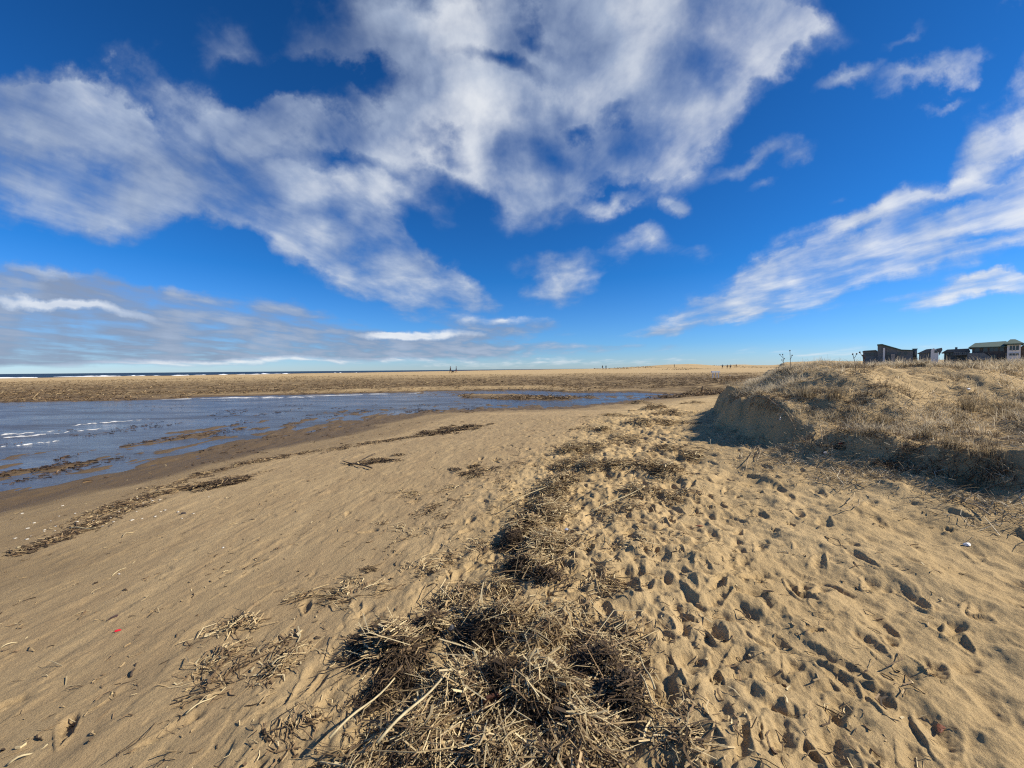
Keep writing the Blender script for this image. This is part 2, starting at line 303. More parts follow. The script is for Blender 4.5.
# the deepest prints one can point at in the photograph
for (px, py, ang, ln, wd, dep) in [(932,668,.7,.075,.06,.075),(890,640,.8,.06,.035,.05),(955,628,1.1,.12,.04,.06),(880,695,.6,.11,.05,.06),(940,735,.8,.12,.06,.06),(800,725,-.6,.22,.07,.075),
  (716,632,.3,.10,.06,.075),(775,640,-.7,.12,.05,.06),(755,577,1.3,.19,.06,.07),(692,668,.5,.13,.075,.06),(805,585,.9,.09,.04,.05),(822,590,1.2,.09,.04,.05),(870,582,1.,.09,.05,.06),(745,560,.9,.12,.05,.05),
  (835,755,.4,.13,.07,.06),(780,740,.9,.11,.06,.07),(720,720,.3,.14,.06,.05),(330,655,.2,.11,.05,.045),(390,580,.9,.12,.06,.035),(365,612,.7,.12,.06,.035),(325,705,.5,.12,.06,.04),(830,660,-.5,.16,.05,.06),(980,610,1.2,.1,.04,.04),(655,620,-.4,.14,.06,.05)]:
    x, y = hit(px, py); stamp(x, y, ang, ln * 1.1, wd * 1.25, dep * .55, .35, -.15)
for i in range(210):
    y = random.uniform(1.3, 14); s_ = -abs(random.gauss(0, 1.1)); x = wlx(y) + s_
    if pool_sd(np.array([x]), np.array([y]))[0] < 4: continue
    stamp(x, y, random.gauss(.2, .7), random.uniform(.09, .15), random.uniform(.045, .065), random.uniform(.012, .032), .5)

Z += FD
Z += nearm * ss(0, .5, tramp + mid * .8) * .007 * np.maximum(fbm(GX * 26, GY * 26, 3, 151), 0)
# mounds under the wrack; dark ground colour painted in as shade between the stalks
GAP_SHADE = np.zeros_like(Z)
def mound(cx, cy, rx, ry, h, a=.3, gap_shade=1.):
    r0, a0 = math.hypot(cx, cy), math.atan2(cx, cy); ex = max(rx, ry) * 1.7
    i0, i1 = np.searchsorted(rr, [max(.4, r0 - ex), r0 + ex]); j0, j1 = np.searchsorted(th, [a0 - min(1, ex / r0), a0 + min(1, ex / r0)])
    if i1 <= i0 or j1 <= j0: return
    X, Y = GX[i0:i1, j0:j1] - cx, GY[i0:i1, j0:j1] - cy
    p, q = X * math.cos(a) - Y * math.sin(a), X * math.sin(a) + Y * math.cos(a)
    e_ = np.sqrt((p / rx) ** 2 + (q / ry) ** 2) + .5 * fbm(GX[i0:i1, j0:j1] * 6, GY[i0:i1, j0:j1] * 6, 3, 201)
    Z[i0:i1, j0:j1] += h * ss(1.25, .1, e_)
    GAP_SHADE[i0:i1, j0:j1] = np.maximum(GAP_SHADE[i0:i1, j0:j1], gap_shade * ss(1.15, .55, e_))
PAT = {}
for key, lst, dk in (('heap', HEAP, .8), ('line', LINE, .3), ('small', SMALL, .0)):
    PAT[key] = []
    for (px, py, rx, ry, t, n, ln) in lst:
        x, y = hit(px, py); sc_ = {'heap': .66, 'line': .64, 'small': .8}[key]; rx *= sc_; ry *= sc_; n = int(n * {'heap': .78, 'line': .72, 'small': .8}[key]); t *= .78 if key == 'heap' else 1; PAT[key].append((x, y, rx, ry, t, n, ln * .85))
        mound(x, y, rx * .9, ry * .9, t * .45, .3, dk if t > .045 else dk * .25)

def gz_at(x, y):
    """height of the finished ground sheet"""
    x = np.asarray(x, float); y = np.asarray(y, float)
    r = np.clip(np.hypot(x, y), rr[0], rr[-2] * .999); a = np.arctan2(x, y)
    i = np.clip(np.searchsorted(rr, r) - 1, 0, NR - 2); j = np.clip(np.searchsorted(th, a) - 1, 0, NT - 2)
    fi = np.clip((r - rr[i]) / (rr[i + 1] - rr[i]), 0, 1); fj = np.clip((a - th[j]) / (th[j + 1] - th[j]), 0, 1)
    return (Z[i, j] * (1 - fi) + Z[i + 1, j] * fi) * (1 - fj) + (Z[i, j + 1] * (1 - fi) + Z[i + 1, j + 1] * fi) * fj

# ------------------------------------------------------------------ material and mesh helpers
def mat(name, color=(.5, .5, .5), rough=.8, vcol=False, var=.0, vscale=20., bump=0., bscale=60., spec=.3, metal=0.):
    m = bpy.data.materials.new(name); m.use_nodes = True; t = m.node_tree; b = t.nodes['Principled BSDF']
    b.inputs['Roughness'].default_value = rough; b.inputs['Metallic'].default_value = metal
    b.inputs['Specular IOR Level'].default_value = spec
    src = None
    if vcol:
        a = t.nodes.new('ShaderNodeAttribute'); a.attribute_name = 'tint'; src = a.outputs['Color']
    tcn = t.nodes.new('ShaderNodeTexCoord')
    if var:
        n = t.nodes.new('ShaderNodeTexNoise'); n.inputs['Scale'].default_value = vscale; n.inputs['Detail'].default_value = 5
        t.links.new(tcn.outputs['Object'], n.inputs['Vector'])
        r_ = t.nodes.new('ShaderNodeMapRange'); r_.inputs['From Min'].default_value = .3; r_.inputs['From Max'].default_value = .7
        r_.inputs['To Min'].default_value = 1 - var; r_.inputs['To Max'].default_value = 1 + var; t.links.new(n.outputs['Fac'], r_.inputs['Value'])
        mx = t.nodes.new('ShaderNodeVectorMath'); mx.operation = 'SCALE'
        if src: t.links.new(src, mx.inputs[0])
        else: mx.inputs[0].default_value = color
        t.links.new(r_.outputs[0], mx.inputs['Scale']); src = mx.outputs[0]
    if src: t.links.new(src, b.inputs['Base Color'])
    else: b.inputs['Base Color'].default_value = (*color, 1)
    if bump:
        n = t.nodes.new('ShaderNodeTexNoise'); n.inputs['Scale'].default_value = bscale; n.inputs['Detail'].default_value = 4
        t.links.new(tcn.outputs['Object'], n.inputs['Vector'])
        bp = t.nodes.new('ShaderNodeBump'); bp.inputs['Strength'].default_value = bump; bp.inputs['Distance'].default_value = .02
        t.links.new(n.outputs['Fac'], bp.inputs['Height']); t.links.new(bp.outputs[0], b.inputs['Normal'])
    return m
def mesh_np(name, V, Q, m, tint=None, smooth=True, attrs=None, parent=None):
    V = np.asarray(V, np.float32).reshape(-1, 3); Q = np.asarray(Q, np.int32); k = Q.shape[1]
    me = bpy.data.meshes.new(name); me.vertices.add(len(V)); me.vertices.foreach_set('co', V.ravel())
    me.loops.add(Q.size); me.loops.foreach_set('vertex_index', Q.ravel())
    me.polygons.add(len(Q)); me.polygons.foreach_set('loop_start', np.arange(0, Q.size, k, dtype=np.int32))
    me.update(calc_edges=True)
    me.polygons.foreach_set('use_smooth', np.full(len(Q), smooth))
    if tint is not None:
        a = me.color_attributes.new('tint', 'FLOAT_COLOR', 'POINT')
        c = np.ones((len(V), 4), np.float32); c[:, :3] = tint; a.data.foreach_set('color', c.ravel())
    for n_, arr in (attrs or {}).items():
        a = me.attributes.new(n_, 'FLOAT', 'POINT'); a.data.foreach_set('value', np.asarray(arr, np.float32).ravel())
    me.materials.append(m)
    o = bpy.data.objects.new(name, me); COL.objects.link(o); o.parent = parent
    return o
def tag(o, label=None, cat=None, group=None, kind=None):
    for k_, v_2 in (('label', label), ('category', cat), ('group', group), ('kind', kind)):
        if v_2: o[k_] = v_2
    return o
def empty(name, loc, rz=0.):
    o = bpy.data.objects.new(name, None); COL.objects.link(o); o.location = loc; o.rotation_euler = (0, 0, rz); return o
class MB:
    def __init__(s): s.v = []; s.f = []
    def box(s, x0, x1, y0, y1, z0, z1, mtx=None):
        b = len(s.v); c = [(x, y, z) for z in (z0, z1) for x, y in ((x0, y0), (x1, y0), (x1, y1), (x0, y1))]
        s.v += [tuple(mtx @ Vector(p)) if mtx else p for p in c]
        s.f += [tuple(b + i for i in q) for q in ((0, 3, 2, 1), (4, 5, 6, 7), (0, 1, 5, 4), (1, 2, 6, 5), (2, 3, 7, 6), (3, 0, 4, 7))]
    def prism(s, pts, y0, y1):                     # xz outline extruded along y
        b = len(s.v); n = len(pts); s.v += [(x, y0, z) for x, z in pts] + [(x, y1, z) for x, z in pts]
        s.f += [tuple(range(b, b + n)), tuple(range(b + 2 * n - 1, b + n - 1, -1))] + [(b + i, b + n + i, b + n + (i + 1) % n, b + (i + 1) % n) for i in range(n)]
    def tube(s, pts, rads, n=6, cap=True):
        b = len(s.v); pts = [Vector(p) for p in pts]
        for i, p in enumerate(pts):
            t = (pts[min(i + 1, len(pts) - 1)] - pts[max(i - 1, 0)]).normalized()
            a = t.cross(Vector((.31, .17, .93))).normalized(); c = t.cross(a)
            for k in range(n):
                w = 2 * math.pi * k / n; s.v.append(tuple(p + (a * math.cos(w) + c * math.sin(w)) * rads[i]))
        for i in range(len(pts) - 1):
            for k in range(n): s.f.append((b + i * n + k, b + i * n + (k + 1) % n, b + (i + 1) * n + (k + 1) % n, b + (i + 1) * n + k))
        if cap: s.f += [tuple(b + k for k in range(n))[::-1], tuple(b + (len(pts) - 1) * n + k for k in range(n))]
    def build(s, name, m, parent=None, smooth=False):
        me = bpy.data.meshes.new(name); me.from_pydata(s.v, [], s.f); me.update()
        bm = bmesh.new(); bm.from_mesh(me); bmesh.ops.recalc_face_normals(bm, faces=bm.faces); bm.to_mesh(me); bm.free()
        if smooth: me.polygons.foreach_set('use_smooth', [True] * len(me.polygons))
        me.materials.append(m); o = bpy.data.objects.new(name, me); COL.objects.link(o); o.parent = parent; return o

# ---- sand
ms = bpy.data.materials.new('sand'); ms.use_nodes = True; t = ms.node_tree; pb = t.nodes['Principled BSDF']
def tn(ty, **k):
    n = t.nodes.new(ty)
    for a, b in k.items(): setattr(n, a, b)
    return n
def attr(nm): a = tn('ShaderNodeAttribute'); a.attribute_name = nm; return a.outputs['Fac']
tco = tn('ShaderNodeTexCoord').outputs['Object']
def nz2(scale, det=4, rough=.55, vec=None):
    n = tn('ShaderNodeTexNoise'); n.inputs['Scale'].default_value = scale; n.inputs['Detail'].default_value = det; n.inputs['Roughness'].default_value = rough
    t.links.new(vec or tco, n.inputs['Vector']); return n.outputs['Fac']
def mr2(v, a, b, c=0., d=1.):
    n = tn('ShaderNodeMapRange'); n.inputs[1].default_value = a; n.inputs[2].default_value = b; n.inputs[3].default_value = c; n.inputs[4].default_value = d
    t.links.new(v, n.inputs[0]); return n.outputs[0]
def mixc(f, a, b):
    n = tn('ShaderNodeMix', data_type='RGBA')
    for s_, v in ((0, f), (6, a), (7, b)):
        if isinstance(v, (float, int)): n.inputs[s_].default_value = v
        elif isinstance(v, tuple): n.inputs[s_].default_value = (*v, 1)
        else: t.links.new(v, n.inputs[s_])
    return n.outputs[2]
def mul(a, b):
    n = tn('ShaderNodeMath', operation='MULTIPLY')
    for i, v in enumerate((a, b)):
        if isinstance(v, (float, int)): n.inputs[i].default_value = v
        else: t.links.new(v, n.inputs[i])
    return n.outputs[0]
mp = tn('ShaderNodeMapping'); mp.inputs['Rotation'].default_value = (0, 0, R(12.7)); mp.inputs['Scale'].default_value = (1, .45, 1); t.links.new(tco, mp.inputs[0])
streak = nz2(2.6, 7, .68, mp.outputs[0])
c = mixc(mr2(nz2(1.3, 5), .35, .65), (.485, .345, .165), (.575, .418, .210))
c = mixc(mul(mr2(streak, .42, .62), attr('leftness')), c, (.37, .255, .125))
c = mixc(mul(attr('leftness'), .55), c, (.365, .262, .140))
c = mixc(mul(mr2(nz2(45, 6, .75), .45, .72), .5), c, (.26, .18, .10))
c = mixc(mul(mr2(nz2(300, 3, .8), .48, .7), .6), c, (.24, .17, .10))
c = mixc(mul(mr2(nz2(520, 3, .8), .55, .75), .5), c, (.72, .60, .42))
c = mixc(attr('wet'), c, (.135, .092, .048))
c = mixc(mul(attr('gap_shade'), mr2(nz2(24, 5, .7), .32, .5)), c, (.040, .027, .016))  # painted shade on the sand under the wrack
c = mixc(mul(attr('belt'), mr2(nz2(.9, 8, .72, None), .30, .54)), c, (.095, .062, .030))
t.links.new(c, pb.inputs['Base Color'])
rg = tn('ShaderNodeMapRange'); t.links.new(attr('wet'), rg.inputs[0]); rg.inputs[3].default_value = .95; rg.inputs[4].default_value = .62; t.links.new(rg.outputs[0], pb.inputs['Roughness'])
pb.inputs['Specular IOR Level'].default_value = .15
b1 = tn('ShaderNodeBump'); b1.inputs['Strength'].default_value = .8; b1.inputs['Distance'].default_value = .016; t.links.new(nz2(70, 6, .65), b1.inputs['Height'])
b2 = tn('ShaderNodeBump'); b2.inputs['Strength'].default_value = .7; b2.inputs['Distance'].default_value = .0045; t.links.new(nz2(480, 3, .7), b2.inputs['Height']); t.links.new(b1.outputs[0], b2.inputs['Normal'])
t.links.new(b2.outputs[0], pb.inputs['Normal'])
wetn = .12 * fbm(GX * .35, GY * .35, 3, 301)
WET = ss(.17, .05, Z - ZW + wetn * .6) * ss(120, 60, RR)
WET = np.maximum(WET, .45 * ss(.33, .2, Z - ZW + wetn) * ss(60, 40, GY) * ss(7, 4, SDW))
belt = ss(.8, 6, SDW) * ss(26, 34, GY) * ss(105, 55, GY - .1 * GX) * ss(3, -3, DD) * .95
idx = np.arange(NR * NT).reshape(NR, NT)
jn = np.roll(np.arange(NT), -1)
Q = np.stack([idx[:-1, :], idx[:-1, jn], idx[1:, jn], idx[1:, :]], -1).reshape(-1, 4)[:, ::-1]
Vg = np.stack([GX, GY, Z], -1).reshape(-1, 3)
Vg = np.vstack([Vg, [[0, 0, float(Z[0].mean())]]])
ground = mesh_np('sand_beach', Vg, Q, ms, attrs={'wet': np.append(WET, 0), 'gap_shade': np.append(GAP_SHADE, 0), 'belt': np.append(belt, 0), 'leftness': np.append(left, 0)})
bmn = bmesh.new()  # close the small hole under the viewer
tag(ground, kind='structure')
mb = MB(); mb.v = [tuple(Vg[i]) for i in idx[0]] + [tuple(Vg[-1])]; mb.f = [(j, (j + 1) % NT, NT) for j in range(NT)]
tag(mb.build('sand_underfoot', ms), kind='structure')

# ---- water of the pool, sea, foam
def water(name, color, rough, s1, s2, strength, stretch=(1, 1, 1), rot=0):
    m = bpy.data.materials.new(name); m.use_nodes = True; tt = m.node_tree; b = tt.nodes['Principled BSDF']
    b.inputs['Base Color'].default_value = (*color, 1); b.inputs['Roughness'].default_value = rough; b.inputs['IOR'].default_value = 1.33
    tc_ = tt.nodes.new('ShaderNodeTexCoord'); mp_ = tt.nodes.new('ShaderNodeMapping'); mp_.inputs['Scale'].default_value = stretch; mp_.inputs['Rotation'].default_value = (0, 0, rot)
    tt.links.new(tc_.outputs['Object'], mp_.inputs[0]); prev = None
    for s_, k_, dist in ((s1, strength, .05), (s2, strength * .8, .015)):
        n = tt.nodes.new('ShaderNodeTexNoise'); n.inputs['Scale'].default_value = s_; n.inputs['Detail'].default_value = 4; tt.links.new(mp_.outputs[0], n.inputs[0])
        bp = tt.nodes.new('ShaderNodeBump'); bp.inputs['Strength'].default_value = k_; bp.inputs['Distance'].default_value = dist
        tt.links.new(n.outputs['Fac'], bp.inputs['Height'])
        if prev: tt.links.new(prev, bp.inputs['Normal'])
        prev = bp.outputs[0]
    tt.links.new(prev, b.inputs['Normal']); return m
m_pool = water('pool_water', (.075, .070, .062), .07, 2.0, 11, 1.0, (1, 2.2, 1), R(20))
tt = m_pool.node_tree; n1 = tt.nodes.new('ShaderNodeTexNoise'); n1.inputs['Scale'].default_value = .22; n1.inputs['Detail'].default_value = 6; n1.inputs['Roughness'].default_value = .65
mpp = tt.nodes.new('ShaderNodeMapping'); mpp.inputs['Scale'].default_value = (.8, 2.4, 1); mpp.inputs['Rotation'].default_value = (0, 0, R(18)); tcc = tt.nodes.new('ShaderNodeTexCoord')
tt.links.new(tcc.outputs['Object'], mpp.inputs[0]); tt.links.new(mpp.outputs[0], n1.inputs[0])
m1 = tt.nodes.new('ShaderNodeMapRange'); m1.inputs[1].default_value = .38; m1.inputs[2].default_value = .62; m1.inputs[3].default_value = .03; m1.inputs[4].default_value = .34; tt.links.new(n1.outputs['Fac'], m1.inputs[0]); tt.links.new(m1.outputs[0], tt.nodes['Principled BSDF'].inputs['Roughness'])
m2_ = tt.nodes.new('ShaderNodeMapRange'); m2_.inputs[1].default_value = .35; m2_.inputs[2].default_value = .65; m2_.inputs[3].default_value = .35; m2_.inputs[4].default_value = 1.; tt.links.new(n1.outputs['Fac'], m2_.inputs[0])
for bn in [q for q in tt.nodes if q.type == 'BUMP']: tt.links.new(m2_.outputs[0], bn.inputs['Strength'])
m_sea = water('sea_water', (.016, .034, .055), .45, .15, .9, 1.0)
m_sea.node_tree.nodes['Principled BSDF'].inputs['Specular IOR Level'].default_value = .12
mb = MB(); mb.v = [(-160, -60, ZW), (18, -60, ZW), (18, 62, ZW), (-160, 62, ZW)]; mb.f = [(0, 1, 2, 3)]
xs = np.linspace(-95, 18, 120); ys = np.linspace(-30, 50, 90); XX, YY = np.meshgrid(xs, ys); keep = (pool_sd(XX, YY) < 4)
ii = np.arange(XX.size).reshape(XX.shape); k4 = keep[:-1, :-1] | keep[1:, 1:] | keep[:-1, 1:] | keep[1:, :-1]
Qw = np.stack([ii[:-1, :-1][k4], ii[:-1, 1:][k4], ii[1:, 1:][k4], ii[1:, :-1][k4]], -1)
tag(mesh_np('tidal_pool_water', np.stack([XX, YY, np.full_like(XX, ZW)], -1), Qw, m_pool), kind='structure')
mb = MB(); mb.v = [(-30000, 60, ZSEA), (30000, 60, ZSEA), (30000, 30000, ZSEA), (-30000, 30000, ZSEA)]; mb.f = [(0, 1, 2, 3)]
tag(mb.build('sea', m_sea), kind='structure')
m_foam = mat('sea_foam', (.8, .83, .85), .7, bump=.4, bscale=8)
def foam_strip(name, pts, w, h, seg=10, seed=0, m=m_foam, amp=.5):
    V = []; n = len(pts)
    for i, (x, y, z) in enumerate(pts):
        x0, y0, _ = pts[max(i - 1, 0)]; x1, y1, _ = pts[min(i + 1, n - 1)]
        tx, ty = x1 - x0, y1 - y0; l_ = math.hypot(tx, ty); nx_, ny_ = -ty / l_, tx / l_
        e_ = math.sin(math.pi * (i + .02) / (n - 1 + .04)) ** .6 * max(.02, min(1.6, .55 + .45 * (1 - amp) + amp * 2.2 * float(vn(i * .33, seed * 7.7, 5))))
        for k in range(seg):
            u = k / (seg - 1) * 2 - 1
            hh = h * e_ * max(0, 1 - u * u) * max(.1, 1 + 1.3 * float(vn(i * .9, k * 1.1 + seed, 6)))
            V.append((x + nx_ * u * w * e_, y + ny_ * u * w * e_, z + hh))
    ii = np.arange(n * seg).reshape(n, seg)
    Qf = np.stack([ii[:-1, :-1], ii[:-1, 1:], ii[1:, 1:], ii[1:, :-1]], -1).reshape(-1, 4)
    return mesh_np(name, V, Qf, m)
# breakers: px from, px to, distance, height
for k, (a, b, Y, h) in enumerate([(-60, 30, 300, 2.2), (10, 62, 290, 1.8), (50, 110, 420, 2.0), (80, 130, 430, 2.2), (95, 165, 400, 2.0), (124, 160, 400, 2.4), (160, 210, 400, 3.0), (206, 250, 430, 2.8), (240, 290, 450, 2.6), (275, 312, 470, 2.8),
      (312, 322, 420, 2.9), (330, 346, 420, 3.1), (350, 362, 420, 3.6), (396, 412, 460, 2.4), (525, 540, 520, 4.6), (551, 560, 520, 4.0)]):
    pts = [((a + (b - a) * i / 24 - CX) / F * Y, Y + 3 * math.sin(i * .7 + k), ZSEA - .1) for i in range(25)]
    tag(foam_strip('breaking_wave', pts, 3.0, h * (.62 if k < 2 else .46), 8, k, m_foam, .6), kind='structure')
# foam and bubbles floating on the pool
m_foam2 = mat('pool_foam', (.62, .62, .60), .8, var=.25, vscale=6)
fp2 = []
for k, (a, b, y0, y1, w) in enumerate([(150, 300, 400, 396.3, .28), (300, 430, 396.3, 392.8, .35), (230, 330, 398.5, 396.5, .2)]):
    pts = [(*onplane(a + (b - a) * i / 60, y0 + (y1 - y0) * i / 60 + .5 * vn(i * .3, k, 1), ZW), ZW + .004) for i in range(61)]
    tag(foam_strip('shore_foam', pts, w, .03, 5, k + 30, m_foam2, 1.), kind='structure')
for k, (a, b, y0, y1, w) in enumerate([(-40, 45, 441, 434.5, .17), (20, 112, 437, 427.5, .13), (-40, 60, 438, 431, .08), (70, 150, 425.5, 419, .09), (0, 60, 447, 441, .05)]):
    pts = [(*onplane(a + (b - a) * i / 60, y0 + (y1 - y0) * i / 60 + 1.2 * vn(i * .25, k, 3), ZW), ZW + .004) for i in range(61)]
    tag(foam_strip('pool_foam', pts, w, .02, 5, k + 60, m_foam2, 1.), kind='structure')

# ------------------------------------------------------------------ straw and grass builders
STRAW = np.array([(.60, .48, .27), (.50, .38, .20), (.38, .27, .135), (.22, .145, .075), (.12, .078, .042), (.055, .037, .022)])
def straws(name, C, D, Ln, Wd, tint, m, up=.0, bend=.28, parent=None):
    """C start points, D unit directions, three-sided stalks with three rings"""
    n = len(C); D = D / np.linalg.norm(D, axis=1, keepdims=True)
    a = np.cross(D, np.array([.13, .21, .97])); a /= np.linalg.norm(a, axis=1, keepdims=True); b = np.cross(D, a)
    ben = (rng.random((n, 1)) - .5) * 2 * bend * Ln[:, None]; ben2 = (rng.random((n, 1)) - .5) * bend * Ln[:, None]
    V = np.zeros((n, 3, 3, 3), np.float32)
    for i, f in enumerate((0, .5, 1.)):
        c_ = C + D * (Ln[:, None] * f) + (a * ben + b * ben2) * (4 * f * (1 - f))
        for k in range(3):
            w = 2 * math.pi * k / 3
            V[:, i, k] = c_ + (a * math.cos(w) + b * math.sin(w) * .6) * Wd[:, None] * (.5 if i < 2 else .38)
    o = (np.arange(n) * 9)[:, None]; q = []
    for i in range(2):
        for k in range(3): q.append([i * 3 + k, i * 3 + (k + 1) % 3, (i + 1) * 3 + (k + 1) % 3, (i + 1) * 3 + k])
    Qs = (o[:, :, None] + np.array(q)[None]).reshape(-1, 4)
    return mesh_np(name, V.reshape(-1, 3), Qs, m, tint=np.repeat(tint, 9, 0), smooth=False, parent=parent)
m_straw = mat('straw', vcol=True, rough=.7, spec=.25, var=.2, vscale=120)
def patch_straws(pats, wscale=1., darker=0., dens=1.):
    Cs, Ds, Ls, Ws, Ts = [], [], [], [], []
    for k, (x, y, rx, ry, t_, n, ln) in enumerate(pats):
        n = int(n * dens); nc = max(2, n // 22); cc = np.clip(rng.normal(0, .56, (nc, 2)), -1.5, 1.5); ci = rng.integers(0, nc, n)
        sprd = .05 / max(rx, .05) + .06; g = cc[ci] + rng.normal(0, 1, (n, 2)) * sprd
        ca_ = rng.normal(0, .9, nc)[ci]; ct_ = rng.normal(0, .55, nc)[ci]; ch_ = rng.random(nc)[ci]
        ca, sa = math.cos(-.3), math.sin(-.3); p, q = g[:, 0] * rx, g[:, 1] * ry
        X, Y = x + p * ca - q * sa, y + p * sa + q * ca
        keepm = np.hypot(X, Y) > .9; X, Y, g_ = X[keepm], Y[keepm], g[keepm]; ca_, ct_, ch_ = ca_[keepm], ct_[keepm], ch_[keepm]; n = len(X)
        fall = np.clip(1.15 - np.hypot(g_[:, 0], g_[:, 1]) * .8, .08, 1)
        lev = np.clip(.55 * rng.random(n) + .45 * ch_, 0, 1); z = gz_at(X, Y) + .004 + lev * t_ * fall * (.8 + .8 * (vn(X * 5, Y * 5, 400) + .3))
        ang = 2.6 * math.pi * vn(X * 1.6, Y * 1.6, 410) + ca_ + rng.normal(0, .38, n) + .5
        tl = rng.normal(0, .14, n) * np.clip(fall * 1.5, .2, 1)
        L_ = ln * np.exp(rng.normal(-.45, .6, n)); L_ = np.clip(L_, .02, ln * 3.4)
        D = np.stack([np.sin(ang) * np.cos(tl), np.cos(ang) * np.cos(tl), np.sin(tl)], 1)
        C_ = np.stack([X, Y, z], 1) - D * (L_ * .5)[:, None]
        C_[:, 2] = np.maximum(C_[:, 2], gz_at(C_[:, 0], C_[:, 1]) + .002)
        E_ = C_ + D * L_[:, None]; ge = gz_at(E_[:, 0], E_[:, 1]) + .002
        D[:, 2] += np.clip(ge - E_[:, 2], 0, 1) / L_
        w_ = (.0034 + .0075 * rng.random(n) ** 1.7) * wscale * np.clip(1 + .07 * (np.hypot(X, Y) - 2), 1, 4)
        fl = rng.random(n) < .07; w_ = np.where(fl, w_ * 2.3, w_); L_ = np.where(fl, L_ * .6, L_)
        pale = lev * .6 + rng.random(n) * .85 - .24 - darker + .28 * ct_  # lower straws tinted darker, painting in the shade inside the pile
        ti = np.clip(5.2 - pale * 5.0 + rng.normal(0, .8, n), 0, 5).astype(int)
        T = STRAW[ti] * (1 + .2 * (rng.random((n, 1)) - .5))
        Cs.append(C_); Ds.append(D); Ls.append(L_); Ws.append(w_); Ts.append(T)
    return [np.concatenate(a) for a in (Cs, Ds, Ls, Ws, Ts)]
def wrack(name, pats, label, **k):
    C_, D, L_, w_, T = patch_straws(pats, **k)
    o = straws(name, C_, D, L_, w_, T, m_straw); return tag(o, label, 'seaweed and reeds', kind='stuff')
wrack('reed_wrack', PAT['heap'], 'tangled heap of dry reed stalks washed up in the foreground sand', dens=.62)
HP = []  # dark tufts standing in for the shaded left sides and holes of clumps
for (px, py, rx, ry, n_) in [(484,642,.10,.11,1300),(495,690,.10,.11,900),(378,640,.09,.10,700),(400,655,.12,.08,500),(520,572,.10,.10,500),(545,585,.12,.08,300),(430,628,.06,.05,300),(600,668,.09,.09,500),(625,700,.07,.1,400),(390,690,.08,.12,350),(545,718,.1,.08,450),(515,545,.1,.12,500)]:
    x, y = hit(px, py); HP.append((x, y, rx, ry, .13, n_, .11))
wrack('reed_wrack', HP, 'blackish tufts, coloured as shade, among the pale stalks of the foreground heap', darker=.75, wscale=.9)
PAT['line'] = [(a, b, c_, d_, t_ * 1.5, n_, l_) for a, b, c_, d_, t_, n_, l_ in PAT['line']]
wrack('reed_wrack', PAT['line'], 'broken line of dry reed debris leading up the beach towards the dune', darker=.02, dens=.66)
wrack('reed_wrack', PAT['small'], 'small scattered bundles of reed bits on the smooth sand left of the heap', darker=.05)
def tide(poly, n, spread, ln, darker):
    pts = P(*poly); out = []
    for i in range(n):
        s_ = random.random() * (len(pts) - 1); k_ = int(s_); f = s_ - k_
        x = pts[k_][0] * (1 - f) + pts[k_ + 1][0] * f; y = pts[k_][1] * (1 - f) + pts[k_ + 1][1] * f
        if vn(x * .9, y * .9, 500) < -.18 and random.random() < .8: continue
        out.append((x + random.gauss(0, spread), y + random.gauss(0, spread * 1.4), random.uniform(.05, .2), random.uniform(.06, .3), random.uniform(.005, .025), random.randint(4, 22), ln))
    return out
tl_ = tide(TIDE_L, 60, .07, .09, 0) + tide(TIDE_M, 130, .10, .09, 0) + tide(TIDE_R, 220, .13, .10, 0)
wrack('reed_wrack', tl_, 'thin dark tide line of seaweed and reeds beside the pool', wscale=1.2, darker=.42)
dk = []
for (px, py, n, sp) in [(228, 483, 26, .16), (215, 485, 20, .14), (375, 462, 10, .2), (480, 470, 6, .2), (455, 430, 40, .5), (440, 433, 30, .4)]:
    x, y = hit(px, py)
    dk += [(x + random.gauss(0, sp), y + random.gauss(0, sp), .12, .12, .06, 40, .12) for _ in range(n)]
wrack('reed_wrack', dk, 'darkest weed clumps lying on the tide line by the pool', wscale=1.3, darker=.55)
# loose stalks over all the near sand
n = 6500; yy = 1.3 + 12 * rng.random(n) ** 1.4; xx = rng.uniform(-1.25, 1.0, n) * yy * 1.15
ok = (dune_d(xx, yy) < 2.5) & (pool_sd(xx, yy) > 1.5) & (rng.random(n) < .10 + .9 * np.exp(-np.abs(xx - np.interp(yy, wl[:, 1], wl[:, 0])) / 1.6))
xx, yy = xx[ok], yy[ok]
wrack('loose_straw', [(a, b, .1, .1, .006, random.choice([1, 1, 2, 3]), .07) for a, b in zip(xx, yy)], 'loose single straws and plant bits strewn over the open sand', darker=.15)
# debris belt on the far shore
n = 42000; yy = 30 + 62 * rng.random(n) ** 1.6; xx = rng.uniform(-1.55, .72, n) * yy
ok = (pool_sd(xx, yy) > .3) & (dune_d(xx, yy) < -1) & (fbm(xx * .16, yy * .45, 4, 600) > -.06) & (base(xx, yy) > ZW + .02)
xx, yy = xx[ok], yy[ok]; n = len(xx)
ang = rng.random(n) * 6.28; D = np.stack([np.sin(ang), np.cos(ang), rng.normal(0, .35, n)], 1); L_ = rng.uniform(.15, .6, n); Wd = rng.uniform(.02, .07, n)
C_ = np.stack([xx, yy, gz_at(xx, yy) + .02 + .06 * rng.random(n)], 1)
T = STRAW[np.clip(rng.normal(4.2, 1.0, n), 0, 5).astype(int)]
tag(straws('far_shore_debris', C_, D, L_, Wd, T, m_straw), 'brown belt of seaweed and reed debris along the far shore of the pool', 'seaweed and reeds', kind='stuff')
